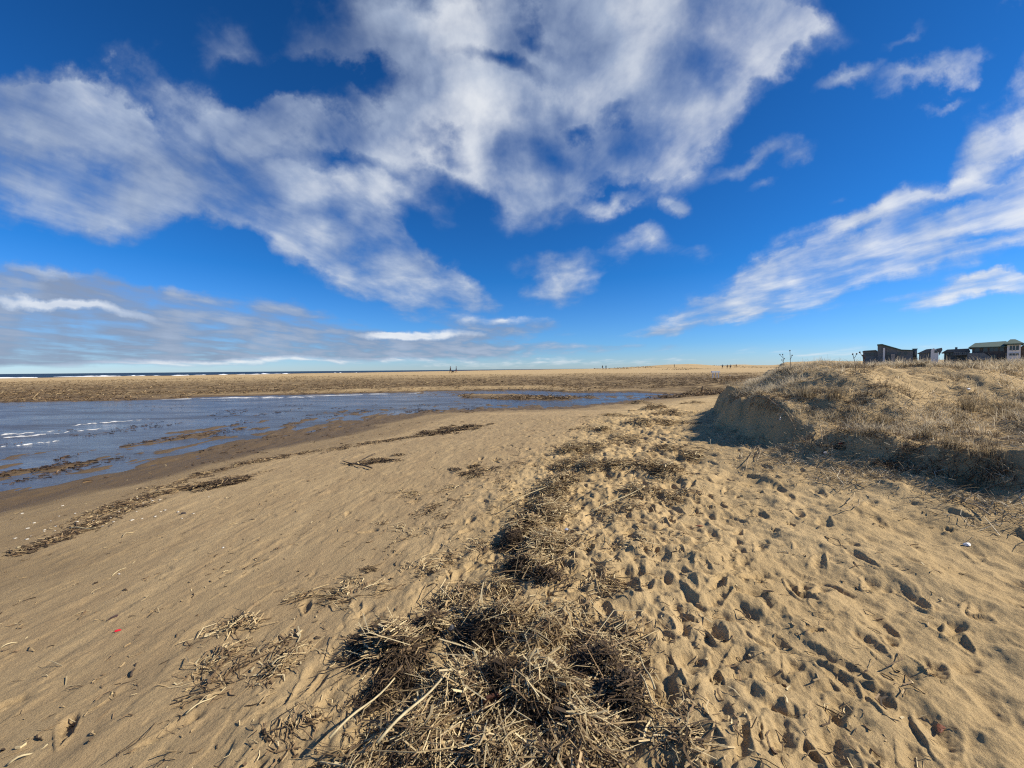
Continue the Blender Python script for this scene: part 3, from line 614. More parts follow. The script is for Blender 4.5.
# clumps standing in the shallow near edge of the pool
n = 9000; a_ = rng.uniform(-40, 480, n); b_ = 489 - (a_) * .19 + rng.normal(-20, 16, n); b_ = np.maximum(b_, 404 + rng.random(n) * 12)
xy = np.array([onplane(p, q, ZW) for p, q in zip(a_, b_)]); xx, yy = xy[:, 0], xy[:, 1]
ok = (fbm(xx * .8, yy * .4, 4, 700, .7) > .24) & (np.abs(pool_sd(xx, yy)) < 12)
xx, yy = xx[ok], yy[ok]; n = len(xx)
ang = rng.random(n) * 6.28; D = np.stack([np.sin(ang), np.cos(ang) * .5, rng.normal(0, .03, n)], 1); L_ = rng.uniform(.05, .25, n); Wd = rng.uniform(.01, .035, n)
C_ = np.stack([xx, yy, np.maximum(gz_at(xx, yy), ZW - .01) + .02 * rng.random(n)], 1)
tag(straws('pool_weed', C_, D, L_, Wd, STRAW[np.clip(rng.normal(4.3, .8, n), 2, 5).astype(int)] * np.array([.55, .5, .5]), m_straw), 'dark weed scraps lying in the shallow edge of the pool', 'seaweed and reeds', kind='stuff')

# ---- dune grass
GRASS = np.array([(.70, .60, .42), (.58, .49, .33), (.43, .35, .22), (.28, .22, .135), (.17, .13, .08), (.10, .075, .048)])
m_grass = mat('dry_grass', vcol=True, rough=.75, spec=.2)
_t = m_grass.node_tree; _tr = _t.nodes.new('ShaderNodeBsdfTranslucent'); _mx = _t.nodes.new('ShaderNodeMixShader'); _mx.inputs[0].default_value = .4   # thin dry blades let light through
_at = [q for q in _t.nodes if q.type == 'ATTRIBUTE'][0]; _t.links.new(_at.outputs['Color'], _tr.inputs['Color']); _out = [q for q in _t.nodes if q.type == 'OUTPUT_MATERIAL'][0]
_t.links.new(_t.nodes['Principled BSDF'].outputs[0], _mx.inputs[1]); _t.links.new(_tr.outputs[0], _mx.inputs[2]); _t.links.new(_mx.outputs[0], _out.inputs['Surface'])
def blades(C, H, lean, leandir, width, tint, seg=3, curl=1.0, z0=None):
    n = len(C); V = np.zeros((n, seg + 1, 2, 3), np.float32)
    sx, sy = np.sin(leandir), np.cos(leandir); pa = rng.random(n) * 6.28; wx_, wy_ = np.cos(pa), np.sin(pa)
    for i in range(seg + 1):
        f = i / seg; off = lean * H * (f ** 1.8) * curl; z = H * f * (1 - .35 * np.clip(lean, 0, 1.6) * f * f)
        w = width * (1 - .8 * f) * .5
        for k, s_ in enumerate((-1, 1)):
            V[:, i, k, 0] = C[:, 0] + sx * off + s_ * w * wx_; V[:, i, k, 1] = C[:, 1] + sy * off + s_ * w * wy_; V[:, i, k, 2] = C[:, 2] + z
    o = (np.arange(n) * (seg + 1) * 2)[:, None, None]
    q = np.array([[2 * i, 2 * i + 1, 2 * i + 3, 2 * i + 2] for i in range(seg)])
    return V.reshape(-1, 3), (o + q[None]).reshape(-1, 4), np.repeat(tint, (seg + 1) * 2, 0)
def grass_density(x, y):
    d = dune_d(x, y); nose = ss(6.8, 8.6, y)
    g = nose * ss(.22, .6, d) + (1 - nose) * ss(2.9, 4.2, d)
    pat_ = fbm(x * .9, y * .9, 3, 800)
    return g * np.clip(.55 + .4 * ss(3, 5, d) + 1.3 * pat_ + .6 * vn(x * 2.6, y * 2.6, 801), .05, 1) + (1 - g) * .22 * ss(.45, .8, d) * (pat_ > .12)
n = 30000; r_ = 5 + 60 * rng.random(n) ** 2.3; a_ = rng.uniform(R(26), R(62), n)
xx, yy = r_ * np.sin(a_), r_ * np.cos(a_); ok = rng.random(n) < grass_density(xx, yy)
xx, yy, r_ = xx[ok], yy[ok], r_[ok]
nb = 24; X = np.repeat(xx, nb); Y = np.repeat(yy, nb); Rr = np.repeat(r_, nb); n = len(X)
tuft = np.repeat(rng.random(len(xx)), nb); tone_ = np.repeat(fbm(xx * .7, yy * .7, 3, 810), nb)
tsz = np.repeat(rng.uniform(.02, .075, len(xx)), nb); X = X + rng.normal(0, 1, n) * tsz; Y = Y + rng.normal(0, 1, n) * tsz; ttone = np.repeat(rng.normal(0, 1.1, len(xx)), nb)
H = rng.uniform(.04, .20, n) * (.45 + 1.0 * tuft); lean = np.abs(rng.normal(1.0, .7, n)); ld = np.repeat(rng.random(len(xx)) * 6.28, nb) * .4 + rng.normal(-1.2, 1.5, n)
ti = np.clip(1.0 - 4.5 * tone_ + ttone + rng.normal(0, .9, n), 0, 5).astype(int)
V, Qg, T = blades(np.stack([X, Y, gz_at(X, Y) - .01], 1), H, lean, ld, rng.uniform(.004, .009, n) * np.clip(Rr / 9, .8, 5), GRASS[ti] * (1 + .25 * (rng.random((n, 1)) - .5)))
tag(mesh_np('dune_grass', V, Qg, m_grass, tint=T, smooth=False), 'dry matted beach grass covering the top of the dune', 'grass', kind='stuff')
n = 9000; r_ = rng.uniform(150, 235, n); a_ = rng.uniform(R(12), R(40), n); X, Y = r_ * np.sin(a_), r_ * np.cos(a_)
ok = (fbm(X * .035, Y * .03, 3, 840) > .05) & (rng.random(n) < .8); X, Y = X[ok], Y[ok]; n = len(X)
V, Qg, T = blades(np.stack([X, Y, gz_at(X, Y) - .05], 1), rng.uniform(.15, .6, n), np.abs(rng.normal(1., .6, n)), rng.random(n) * 6.28, rng.uniform(.15, .45, n), GRASS[np.clip(rng.normal(3.4, 1, n), 0, 5).astype(int)])
tag(mesh_np('dune_grass', V, Qg, m_grass, tint=T, smooth=False), 'thin dark patches of grass on the far low dunes at the horizon', 'grass', kind='stuff')
# low dark brush clumps on and just above the broken edge
n = 2600; r_ = 4.2 + 11 * rng.random(n); a_ = rng.uniform(R(22), R(62), n); xx, yy = r_ * np.sin(a_), r_ * np.cos(a_); d_ = dune_d(xx, yy)
ok = (d_ > .4) & (d_ < 3.2) & (fbm(xx * 1.1, yy * 1.1, 3, 850) > .02 + .10 * ss(.8, 3, d_)); xx, yy = xx[ok][:210], yy[ok][:210]; nb = 40
X = np.repeat(xx, nb); Y = np.repeat(yy, nb); n = len(X); sz = np.repeat(rng.uniform(.03, .10, len(xx)), nb); X = X + rng.normal(0, 1, n) * sz; Y = Y + rng.normal(0, 1, n) * sz
T = np.where(rng.random((n, 1)) < .78, np.array([(.085, .06, .04)]), np.array([(.42, .34, .22)])) * (1 + .5 * (rng.random((n, 1)) - .5))
V, Qg, T = blades(np.stack([X, Y, gz_at(X, Y) - .01], 1), rng.uniform(.04, .20, n) * np.repeat(rng.uniform(.5, 1.2, len(xx)), nb), np.abs(rng.normal(1.1, .7, n)), rng.random(n) * 6.28, rng.uniform(.004, .010, n), T)
tag(mesh_np('dune_brush', V, Qg, m_grass, tint=T, smooth=False), 'low dark brown brush clumps along the broken edge of the dune', 'brush', kind='stuff')
# broken stems, twigs and leaf litter among the grass and down the dune terrace
n = 42000; r_ = 4.2 + 12 * rng.random(n) ** 1.5; a_ = rng.uniform(R(22), R(62), n); X, Y = r_ * np.sin(a_), r_ * np.cos(a_)
d_ = dune_d(X, Y); ok = (d_ > -.9) & (rng.random(n) < ss(-.9, .3, d_)) & (rng.random(n) < .25 + .75 * ss(-.1, .4, fbm(X * 1.3, Y * 1.3, 3, 820)))
X, Y = X[ok], Y[ok]; n = len(X); ang = rng.random(n) * 6.28; el_ = np.abs(rng.normal(.1, .3, n))
D = np.stack([np.sin(ang) * np.cos(el_), np.cos(ang) * np.cos(el_), np.sin(el_)], 1)
tag(straws('dune_litter', np.stack([X, Y, gz_at(X, Y) + .008], 1), D, rng.uniform(.04, .22, n), rng.uniform(.003, .008, n), GRASS[np.clip(rng.normal(2.8, 1.6, n), 0, 5).astype(int)], m_straw), 'broken stems and plant litter strewn over the dune terrace', 'plant litter', kind='stuff')
# root mats that hang from the eroded edge
n = 60000; r_ = 4 + 11 * rng.random(n); a_ = rng.uniform(R(22), R(62), n); X, Y = r_ * np.sin(a_), r_ * np.cos(a_)
d_ = dune_d(X, Y); ok = (d_ > .38) & (d_ < .95) & (fbm(X * 1.5, Y * 1.5, 3, 830) > .06); X, Y = X[ok][:5500], Y[ok][:5500]; n = len(X)
zz = gz_at(X, Y); gxx = gz_at(X + .1, Y) - gz_at(X - .1, Y); gyy = gz_at(X, Y + .1) - gz_at(X, Y - .1); gl = np.hypot(gxx, gyy) + 1e-6
D = np.stack([-gxx / gl + rng.normal(0, .5, n), -gyy / gl + rng.normal(0, .5, n), -np.clip(gl / .2, 0, 2) * .8 + rng.normal(.12, .35, n)], 1)
RT = np.array([(.10, .062, .035), (.16, .10, .055), (.07, .045, .028), (.28, .21, .13)])
tag(straws('root_fringe', np.stack([X, Y, zz + .02], 1), D, rng.uniform(.03, .2, n), rng.uniform(.003, .009, n), RT[rng.integers(0, 4, n)], m_straw, bend=.3), 'brown fringe of grass roots hanging from the eroded dune edge', 'roots', kind='stuff')

# single tufts that stand apart on the terrace and the beach
def tuft_obj(px, py, h, nbl, tone, label, name='grass_tuft', lean=.35, spread=.06, cat='grass tuft'):
    x, y = hit(px, py); n = nbl; C_ = np.stack([rng.normal(0, spread, n), rng.normal(0, spread, n), np.full(n, -.02)], 1)
    T = GRASS[np.clip(rng.normal(tone, .9, n), 0, 5).astype(int)]
    V, Qg, T2 = blades(C_, h * rng.uniform(.45, 1.1, n), np.abs(rng.normal(lean, .25, n)), rng.random(n) * 6.28, np.full(n, .006), T)
    o = mesh_np(name, V, Qg, m_grass, tint=T2, smooth=False); o.location = (x, y, float(gz_at(x, y))); return tag(o, label, cat, 'grass tufts standing apart on the dune terrace')
tuft_obj(926, 437, .24, 120, 3.6, 'dark upright grass tuft in the middle of the bare dune terrace')
tuft_obj(952, 446, .22, 110, 3.6, 'dark grass tuft just right of the upright one on the terrace, lower down')
tuft_obj(988, 456, .22, 90, 3.2, 'thin brownish grass tuft nearest the right picture edge on the terrace')
tuft_obj(884, 422, .18, 110, 3.4, 'low spiky grass tuft at the back left of the bare terrace')
tuft_obj(868, 438, .16, 120, 3.9, 'brown flattened tuft on the edge above the shaded dune face', lean=.8)
tuft_obj(968, 410, .30, 200, 3.7, 'round dark grass clump with a grey shadow at the back of the terrace', spread=.07)
tuft_obj(806, 396, .28, 220, 3.0, 'bushy tuft on the overhanging lip of the dune nose', spread=.08)
tuft_obj(836, 400, .3, 180, 3.8, 'dark red-brown shrubby tuft at the right end of the overhanging lip', spread=.07)

# dead flower stalks on the crest
m_weed = mat('dead_weed', (.07, .045, .03), .9)
def weed(px, py, h, label, heads):
    h *= .62
    x, y = hit(px, py); z = float(gz_at(x, y)); mbw = MB(); k = random.Random(px)
    top = Vector((k.uniform(-.06, .06), k.uniform(-.05, .05), h)); mbw.tube([(0, 0, -.03), top * .5 + Vector((.01, 0, 0)), top], [.006, .005, .004], 5)
    root = empty('dead_weed_stalk', (x, y, z)); tips = [top]
    for i in range(heads - 1):
        f = k.uniform(.45, .8); b0 = top * f; a = k.uniform(0, 6.28); e1 = b0 + Vector((math.cos(a) * h * .22, math.sin(a) * h * .15, h * k.uniform(.12, .3)))
        mbw.tube([b0, b0.lerp(e1, .5) + Vector((0, 0, -.01)), e1], [.0045, .004, .003], 5); tips.append(e1)
    mbw.build('stem', m_weed, root)
    for e1 in tips:
        bm = bmesh.new(); bmesh.ops.create_icosphere(bm, subdivisions=2, radius=.011)
        for v in bm.verts: v.co = v.co * (1 + .35 * math.sin(v.co.x * 700 + v.co.z * 500)); v.co.z *= 1.3; v.co += e1
        me = bpy.data.meshes.new('seed_head'); bm.to_mesh(me); bm.free(); me.materials.append(m_weed); o = bpy.data.objects.new('seed_head', me); COL.objects.link(o); o.parent = root
    tag(root, label, 'dead plant', 'dead flower stalks on the dune crest')
weed(762, 372, .50, 'short forked dead stalk nearest the left tip of the dune crest', 3)
weed(774, 371, .62, 'straight single dead stalk on the dune crest', 1)
weed(784, 370, .66, 'dead stalk with the fullest cluster of seed heads on the crest', 4)
weed(790, 371, .74, 'tallest thin dead stalk, just right of the clustered one', 2)
weed(856, 372, .50, 'lone dead stalk on the crest left of the houses', 2)
weed(864, 374, .62, 'thick dead stalk standing in front of the first house', 4)

# hanging roots and bare vines on the dune face: pale woody strands
m_root = mat('bare_root', (.36, .27, .16), .85, var=.25, vscale=30)
def strand(pxs, rad, label, lift=.04, name='bare_root', m=m_root, cat='root', group='bare roots on the dune face'):
    P3 = []
    for (px, py) in pxs:
        x, y = hit(px, py); P3.append(Vector((x, y, float(gz_at(x, y)) + lift)))
    # smooth the path
    out = []
    for i in range(len(P3) - 1):
        p0, p1, p2, p3 = P3[max(i - 1, 0)], P3[i], P3[i + 1], P3[min(i + 2, len(P3) - 1)]
        for s_ in range(6):
            t_ = s_ / 6; out.append(.5 * ((2 * p1) + (-p0 + p2) * t_ + (2 * p0 - 5 * p1 + 4 * p2 - p3) * t_ ** 2 + (-p0 + 3 * p1 - 3 * p2 + p3) * t_ ** 3))
    out.append(P3[-1]); o0 = out[0].copy(); mbr = MB(); nn = len(out)
    mbr.tube([p - o0 for p in out], [rad * (1 - .5 * i / nn) * (1 + .15 * math.sin(i * 2.1)) for i in range(nn)], 6)
    o = mbr.build(name, m, None, True); o.location = o0; return tag(o, label, cat, group)
strand([(764,396),(772,406),(783,415),(790,423),(796,432)], .011, 'longest pale root curving down from the overhanging dune lip')
strand([(757,403),(770,404),(788,406)], .009, 'short horizontal pale root under the dune lip')
strand([(796,436),(803,444),(815,451),(826,456)], .008, 'pale root running along the shaded ledge toward the brown clump')
strand([(820,429),(822,440),(821,452)], .008, 'thin root hanging straight down in the middle of the shaded face')
strand([(760,441),(755,450),(748,462),(746,470)], .008, 'forked pale root left on the sand at the foot of the dune')
strand([(758,447),(760,455),(758,461)], .008, 'shorter branch root beside the forked one at the dune foot')
strand([(717,425),(725,428),(729,434)], .006, 'small curved root on the shaded slope at the far left of the dune face')
strand([(846,512),(851,504),(855,498)], .005, 'small pale stem sticking up from the sand below the shaded bank')
strand([(990,520),(976,510),(965,505),(985,495),(1008,489)], .008, 'long pale stalk across the bottom of the shaded bank at the right edge')
strand([(906,480),(912,476),(913,470),(918,462)], .006, 'crooked white stem in the shade of the right bank')
strand([(840,520),(850,516),(858,513),(859,506)], .006, 'pale L-shaped stem lying on the sand left of the bank')
strand([(1005,492),(1000,480),(990,470)], .006, 'upright pale stem leaning on the bank at the far right')

# ---- prominent single stalks
m_pale = mat('pale_reed', (.48, .39, .22), .6, var=.2, vscale=25); m_dk = mat('dark_reed', (.07, .05, .035), .8)
def reed(a, b, rad, label, lift=.02, m=m_pale, name='reed_stalk', cat='reed stalk', group='single reed stalks lying on the sand'):
    (x0, y0), (x1, y1) = hit(*a), hit(*b); n_ = 9; pts = []
    for i in range(n_):
        f = i / (n_ - 1); x, y = x0 + (x1 - x0) * f, y0 + (y1 - y0) * f; pts.append((x, y))
    zs_ = [float(gz_at(*p)) for p in pts]
    z0, z1 = zs_[0], zs_[-1]; up = max(max(zs_[i] - (z0 + (z1 - z0) * i / 8) for i in range(9)), 0) + rad + lift
    o0 = Vector((x0, y0, z0)); mbr = MB()
    mbr.tube([Vector((p[0], p[1], z0 + (z1 - z0) * i / 8 + up + .012 * math.sin(i * .8))) - o0 for i, p in enumerate(pts)], [rad * (1.12 if i % 3 == 0 else 1) * (1 - .04 * i) for i in range(9)], 7)
    o = mbr.build(name, m, None, True); o.location = o0; return tag(o, label, cat, group)
reed((378,768),(447,697), .007, 'thick pale reed stalk slanting across the bottom of the reed heap', .09)
reed((330,760),(395,690), .006, 'thinner pale reed left of the thick stalk in the heap', .06)
reed((655,706),(640,668), .005, 'reed stalk resting on the sand at the right edge of the heap', .05)
reed((512,515),(560,487), .0045, 'pale reed poking out of the wrack line halfway up the beach', .09)
reed((590,515),(645,497), .0065, 'long whitish reed lying flat right of the wrack line', .05)
reed((8,768),(48,748), .005, 'pale reed piece on bare sand in the bottom left corner', .0)
reed((186,718),(226,690), .004, 'pale reed piece left of the small bundles on smooth sand', .0)
reed((0,650),(28,638), .004, 'pale reed piece at the left picture edge', .0)
reed((112,576),(135,562), .004, 'short pale reed beside the little white shell', .0)
reed((70,530),(96,530), .008, 'pale reed lying in the tide line at left', .01)
reed((345,768),(364,735), .005, 'dark wet stalk in the sand left of the reed heap', .0, m_dk)
reed((131,678),(136,665), .006, 'short dark stub of reed alone on the smooth sand', .0, m_dk)
reed((640,690),(656,720), .004, 'reed beside the small straw patch right of the heap', .05)
reed((372,470),(343,463), .014, 'dark driftwood twig on the sand below the pool', .01, m_dk, 'driftwood_twig', 'driftwood', 'driftwood bits')
reed((375,455),(352,466), .010, 'thin crooked driftwood twig above the dark one', .02, m_dk, 'driftwood_twig', 'driftwood', 'driftwood bits')
reed((735,612),(760,628), .003, 'thin dark twig lying among the footprints', .0, m_dk, 'driftwood_twig', 'driftwood', 'driftwood bits')

# ---- litter and shells
def chip(px, py, sx, sy, sz, rz, color, label, name, cat, seed, rough=.5, lift=0., group=None, curl=0.):
    x, y = hit(px, py); bm = bmesh.new(); bmesh.ops.create_icosphere(bm, subdivisions=3, radius=1)
    k = random.Random(seed); ax = [Vector((k.uniform(-1, 1), k.uniform(-1, 1), k.uniform(-.4, .4))).normalized() for _ in range(7)]; lim = [k.uniform(.3, .75) for _ in ax]
    for v in bm.verts:
        for a, l_ in zip(ax, lim):
            e_ = v.co.dot(a) - l_
            if e_ > 0: v.co -= a * e_
        v.co.z += curl * v.co.x ** 2; v.co = Vector((v.co.x * sx, v.co.y * sy, v.co.z * sz))
    me = bpy.data.meshes.new(name); bm.to_mesh(me); bm.free(); me.materials.append(mat(name, color, rough, var=.15, vscale=60, bump=.2, bscale=90))
    o = bpy.data.objects.new(name, me); COL.objects.link(o); o.rotation_euler = (k.uniform(-.15, .15), k.uniform(-.15, .15), rz)
    o.location = (x, y, float(gz_at(x, y)) + sz * .45 + lift); return tag(o, label, cat, group)
chip(118, 633, .026, .013, .009, .1, (.62, .02, .035), 'small bright red plastic piece on smooth sand', 'plastic_fragment', 'litter', 1, .35)
chip(114, 620, .045, .012, .01, .9, (.05, .03, .03), 'dark wood chip just above the red plastic piece', 'wood_chip', 'driftwood', 2, .9)
chip(184, 514, .07, .02, .015, .5, (.035, .03, .035), 'black wood chip below the dark tide line', 'wood_chip', 'driftwood', 3, .9)
chip(119, 574, .016, .010, .005, .3, (.75, .75, .72), 'little white shell on the left sand by a pale reed', 'seashell', 'shell', 4)
chip(223, 549, .016, .012, .006, 1., (.75, .75, .72), 'little white shell below the dark tide line', 'seashell', 'shell', 5)
chip(968, 545, .035, .018, .014, -.2, (.8, .8, .78), 'bright white shell on the sand below the shaded bank', 'seashell', 'shell', 6)
chip(941, 726, .05, .02, .006, .6, (.16, .055, .025), 'curled reddish brown leaf in a footprint at lower right', 'dead_leaf', 'leaf', 7, .6, .01, None, .8)
chip(699, 528, .05, .014, .006, 0, (.30, .09, .04), 'rust red leaf scrap right of the wrack line', 'dead_leaf', 'leaf', 8, .7, .01, None, .4)
chip(567, 536, .03, .022, .012, .7, (.45, .47, .55), 'bluish white plastic scrap caught in the wrack line', 'plastic_fragment', 'litter', 9, .4, .06)
chip(452, 637, .028, .024, .02, .4, (.07, .07, .075), 'grey stone half buried in the reed heap', 'stone', 'stone', 10, .8, .05)
chip(491, 712, .085, .035, .025, .1, (.085, .035, .02), 'dark red-brown driftwood block in the middle of the heap', 'driftwood_block', 'driftwood', 11, .8, .07)
chip(780, 423, .028, .012, .03, .4, (.75, .74, .72), 'white plastic scrap stuck in the shaded dune face', 'plastic_fragment', 'litter', 12, .4, .03)
chip(825, 461, .04, .018, .015, .3, (.55, .53, .50), 'crumpled pale plastic scrap on the brown clump below the dune', 'plastic_fragment', 'litter', 13, .4, .05)
chip(841, 446, .055, .02, .02, .1, (.18, .03, .02), 'dark red can half buried on the dune ledge', 'drink_can', 'litter', 14, .4, .03)
chip(969, 395, .06, .025, .02, .1, (.7, .69, .67), 'white litter caught in the grass before the right house', 'plastic_fragment', 'litter', 15, .4, .08)
chip(730, 376, .12, .1, .12, .1, (.7, .7, .7), 'small white block on the far beach beside the white frame', 'plastic_bucket', 'litter', 16, .4, .0)
# shell bits by the pool edge
shells = []
for i in range(46):
    px, py = random.uniform(5, 210), 0; py = 535 - px * .19 + random.gauss(0, 8); x, y = hit(px, py); shells.append((x, y))
bm = bmesh.new(); 
m_shell = mat('shell_white', (.6, .55, .45), .6)
bmesh.ops.create_icosphere(bm, subdivisions=1, radius=1); 
for v in bm.verts: v.co = Vector((v.co.x * .018, v.co.y * .013, v.co.z * .006))
me = bpy.data.meshes.new('shell_bit'); bm.to_mesh(me); bm.free(); me.materials.append(m_shell)
for i, (x, y) in enumerate(shells):
    o = bpy.data.objects.new('shell_bit', me); COL.objects.link(o); o.location = (x, y, float(gz_at(x, y)) + .004); o.rotation_euler = (0, 0, i); s_ = random.uniform(.6, 1.5); o.scale = (s_, s_, s_)
    tag(o, 'pale shell bit on the wet sand below the pool edge', 'shell', 'shell bits along the wet pool edge')

# ---- post, white frame
m_post = mat('dark_wood', (.05, .035, .025), .9, var=.3, vscale=15); m_white = mat('white_paint', (.78, .78, .76), .6)
x, y = hit(701.5, 392); mb = MB(); mb.tube([(0, 0, -.1), (.04, 0, .24), (.10, .02, .50)], [.06, .058, .05], 8)
o = mb.build('wooden_post', m_post, None, True); o.location = (x, y, float(gz_at(x, y))); tag(o, 'short dark leaning post stub on the beach left of the dune', 'post')
x, y = hit(715.5, 378); root = empty('white_trestle', (x, y, float(gz_at(x, y))), .1); s_ = y / 60.
mb = MB(); mb.box(-.66 * s_, .64 * s_, -.14, .14, .84 * s_, 1.08 * s_); mb.build('top_board', m_white, root)
for k, (a, b) in enumerate(((-.42, -.46), (.0, .05), (.44, .52))):
    mb = MB(); mb.tube([(a * s_, 0, .91 * s_), (b * s_, 0, -.05)], [.075 * s_, .07 * s_], 6); mb.build('leg', m_white, root)
tag(root, 'white painted wooden frame with three legs on the far beach', 'trestle')

# ------------------------------------------------------------------ people and dog
def person(px, py, hpx, jacket, trousers, label, stride=.22, face=0., group='people walking on the far beach', armsw=.15):
    x, y = hit(px, py); d_ = math.hypot(x, y) ; hgt = 1.74
    bm = bmesh.new(); lay = bm.verts.layers.skin.verify()
    J = {'pel': (0, 0, .95, .13, .11), 'wai': (0, 0, 1.08, .125, .10), 'che': (0, .01, 1.30, .155, .12), 'nec': (0, .01, 1.47, .06, .06), 'hd0': (0, .02, 1.56, .085, .09), 'hd1': (0, .02, 1.68, .085, .095),
         'shl': (-.17, .0, 1.40, .06, .06), 'ell': (-.24, -armsw * .4, 1.13, .047, .047), 'wrl': (-.24, armsw * .6, .90, .036, .036), 'hal': (-.24, armsw * .75, .81, .034, .02),
         'shr': (.17, .0, 1.40, .06, .06), 'elr': (.24, armsw * .3, 1.13, .047, .047), 'wrr': (.25, -armsw * .3, .90, .036, .036), 'har': (.25, -armsw * .3, .81, .034, .02),
         'hil': (-.09, 0, .88, .095, .095), 'knl': (-.10, stride * .6, .50, .06, .06), 'anl': (-.10, stride * .75, .10, .042, .042), 'tol': (-.11, stride * .75 + .17, .045, .04, .03),
         'hir': (.09, 0, .88, .095, .095), 'knr': (.10, -stride * .2, .49, .06, .06), 'anr': (.10, -stride, .13, .042, .042), 'tor': (.11, -stride + .16, .045, .04, .03)}
    vs = {}
    for k_, (a, b, c_, r1, r2) in J.items():
        v = bm.verts.new((a, b, c_)); v[lay].radius = (r1, r2); vs[k_] = v
    vs['pel'][lay].use_root = True
    for e_ in ('pel wai', 'wai che', 'che nec', 'nec hd0', 'hd0 hd1', 'che shl', 'shl ell', 'ell wrl', 'wrl hal', 'che shr', 'shr elr', 'elr wrr', 'wrr har', 'pel hil', 'hil knl', 'knl anl', 'anl tol', 'pel hir', 'hir knr', 'knr anr', 'anr tor'):
        a, b = e_.split(); bm.edges.new((vs[a], vs[b]))
    me = bpy.data.meshes.new('skel'); bm.to_mesh(me); bm.free(); tmp = bpy.data.objects.new('skel', me); COL.objects.link(tmp)
    tmp.modifiers.new('s', 'SKIN'); sb = tmp.modifiers.new('u', 'SUBSURF'); sb.levels = 1; sb.render_levels = 1
    dg = bpy.context.evaluated_depsgraph_get(); me2 = bpy.data.meshes.new_from_object(tmp.evaluated_get(dg)); bpy.data.objects.remove(tmp)
    me2.name = 'person'; me2.materials.clear()
    at = me2.color_attributes.new('tint', 'FLOAT_COLOR', 'POINT')
    for i, v in enumerate(me2.vertices):
        z = v.co.z; c_ = (.42, .25, .18) if z > 1.49 or (z < .86 and abs(v.co.x) > .2) else jacket if z > .84 else trousers if z > .1 else (.04, .04, .04)
        at.data[i].color = (*c_, 1)
    me2.materials.append(m_cloth); me2.polygons.foreach_set('use_smooth', [True] * len(me2.polygons))
    o = bpy.data.objects.new('person', me2); COL.objects.link(o); o.location = (x, y, float(gz_at(x, y)) + .02); o.rotation_euler = (0, 0, face)
    s_ = hpx / F * y / hgt; s_ = min(max(s_, .9), 1.08); o.scale = (s_, s_, s_)
    hb_ = bmesh.new(); bmesh.ops.create_icosphere(hb_, subdivisions=2, radius=.108)
    for v in hb_.verts:
        v.co.y = v.co.y * 1.05 - .02
        if v.co.y > .045: v.co.y = .045; v.co.z = max(v.co.z, .03)
        v.co += Vector((0, .02, 1.665))
    hm = bpy.data.meshes.new('hair'); hb_.to_mesh(hm); hb_.free(); hm.materials.append(m_hair); h_ = bpy.data.objects.new('hair', hm); COL.objects.link(h_); h_.parent = o
    return tag(o, label, 'person', group)
m_cloth = mat('clothing', vcol=True, rough=.85); m_hair = mat('hair', (.04, .025, .018), .8)
person(450.5, 373.3, 7.6, (.03, .02, .02), (.02, .018, .02), 'person in dark clothes, left of the pair walking a dog', .25, 1.2)
person(456.3, 373.0, 7.2, (.02, .035, .06), (.10, .025, .03), 'person in navy jacket and reddish trousers, right of the pair with a dog', .2, 1.4)
person(602.5, 369.6, 3.6, (.03, .03, .04), (.03, .03, .04), 'tiny distant person in black, left of the pair beyond the pool end', .2, .3)
person(606.0, 369.6, 3.8, (.02, .03, .06), (.02, .02, .04), 'tiny distant person in navy, right of the pair beyond the pool end', .25, .2)
person(674.3, 367.8, 3.6, (.04, .03, .03), (.02, .02, .02), 'lone tiny person standing before the far low dunes', .1, .8)
person(722.5, 368.9, 4.3, (.03, .02, .03), (.02, .02, .03), 'distant person, leftmost of the three near the dune tip', .2, .1)
person(727.2, 368.8, 4.2, (.07, .03, .03), (.02, .02, .03), 'distant person in brownish coat, middle one of the three near the dune tip', .2, 2.8)
person(730.4, 369.2, 4.5, (.02, .02, .03), (.02, .02, .03), 'distant person, rightmost of the three near the dune tip', .25, .2)
person(736.2, 367.6, 3.4, (.10, .04, .03), (.03, .03, .03), 'small distant person apart from the three, closest to the dune grass', .2, .2)
# dog
x, y = hit(453.0, 373.4); bm = bmesh.new(); lay = bm.verts.layers.skin.verify()
J = [(-.28, 0, .52, .11, .11), (0, 0, .50, .12, .13), (.26, 0, .54, .13, .15), (.42, 0, .70, .07, .08), (.52, 0, .80, .075, .08), (.66, 0, .76, .04, .04), (-.42, 0, .60, .03, .03), (-.56, 0, .74, .02, .02)]
E = [(0, 1), (1, 2), (2, 3), (3, 4), (4, 5), (0, 6), (6, 7)]
for sy in (-.09, .09):
    b_ = len(J); J += [(.24, sy, .40, .06, .06), (.25, sy, .22, .035, .035), (.27 + sy, sy, .02, .03, .03)]; E += [(2, b_), (b_, b_ + 1), (b_ + 1, b_ + 2)]
    b_ = len(J); J += [(-.26, sy, .40, .08, .08), (-.20, sy, .32, .045, .045), (-.36, sy, .17, .03, .03), (-.30 - sy, sy, .02, .03, .03)]; E += [(0, b_), (b_, b_ + 1), (b_ + 1, b_ + 2), (b_ + 2, b_ + 3)]
vs = []
for a, b, c_, r1, r2 in J: v = bm.verts.new((a, b, c_)); v[lay].radius = (r1, r2); vs.append(v)
vs[1][lay].use_root = True
for a, b in E: bm.edges.new((vs[a], vs[b]))
me = bpy.data.meshes.new('skel'); bm.to_mesh(me); bm.free(); tmp = bpy.data.objects.new('skel', me); COL.objects.link(tmp); tmp.modifiers.new('s', 'SKIN'); tmp.modifiers.new('u', 'SUBSURF').levels = 1
dg = bpy.context.evaluated_depsgraph_get(); me2 = bpy.data.meshes.new_from_object(tmp.evaluated_get(dg)); bpy.data.objects.remove(tmp)
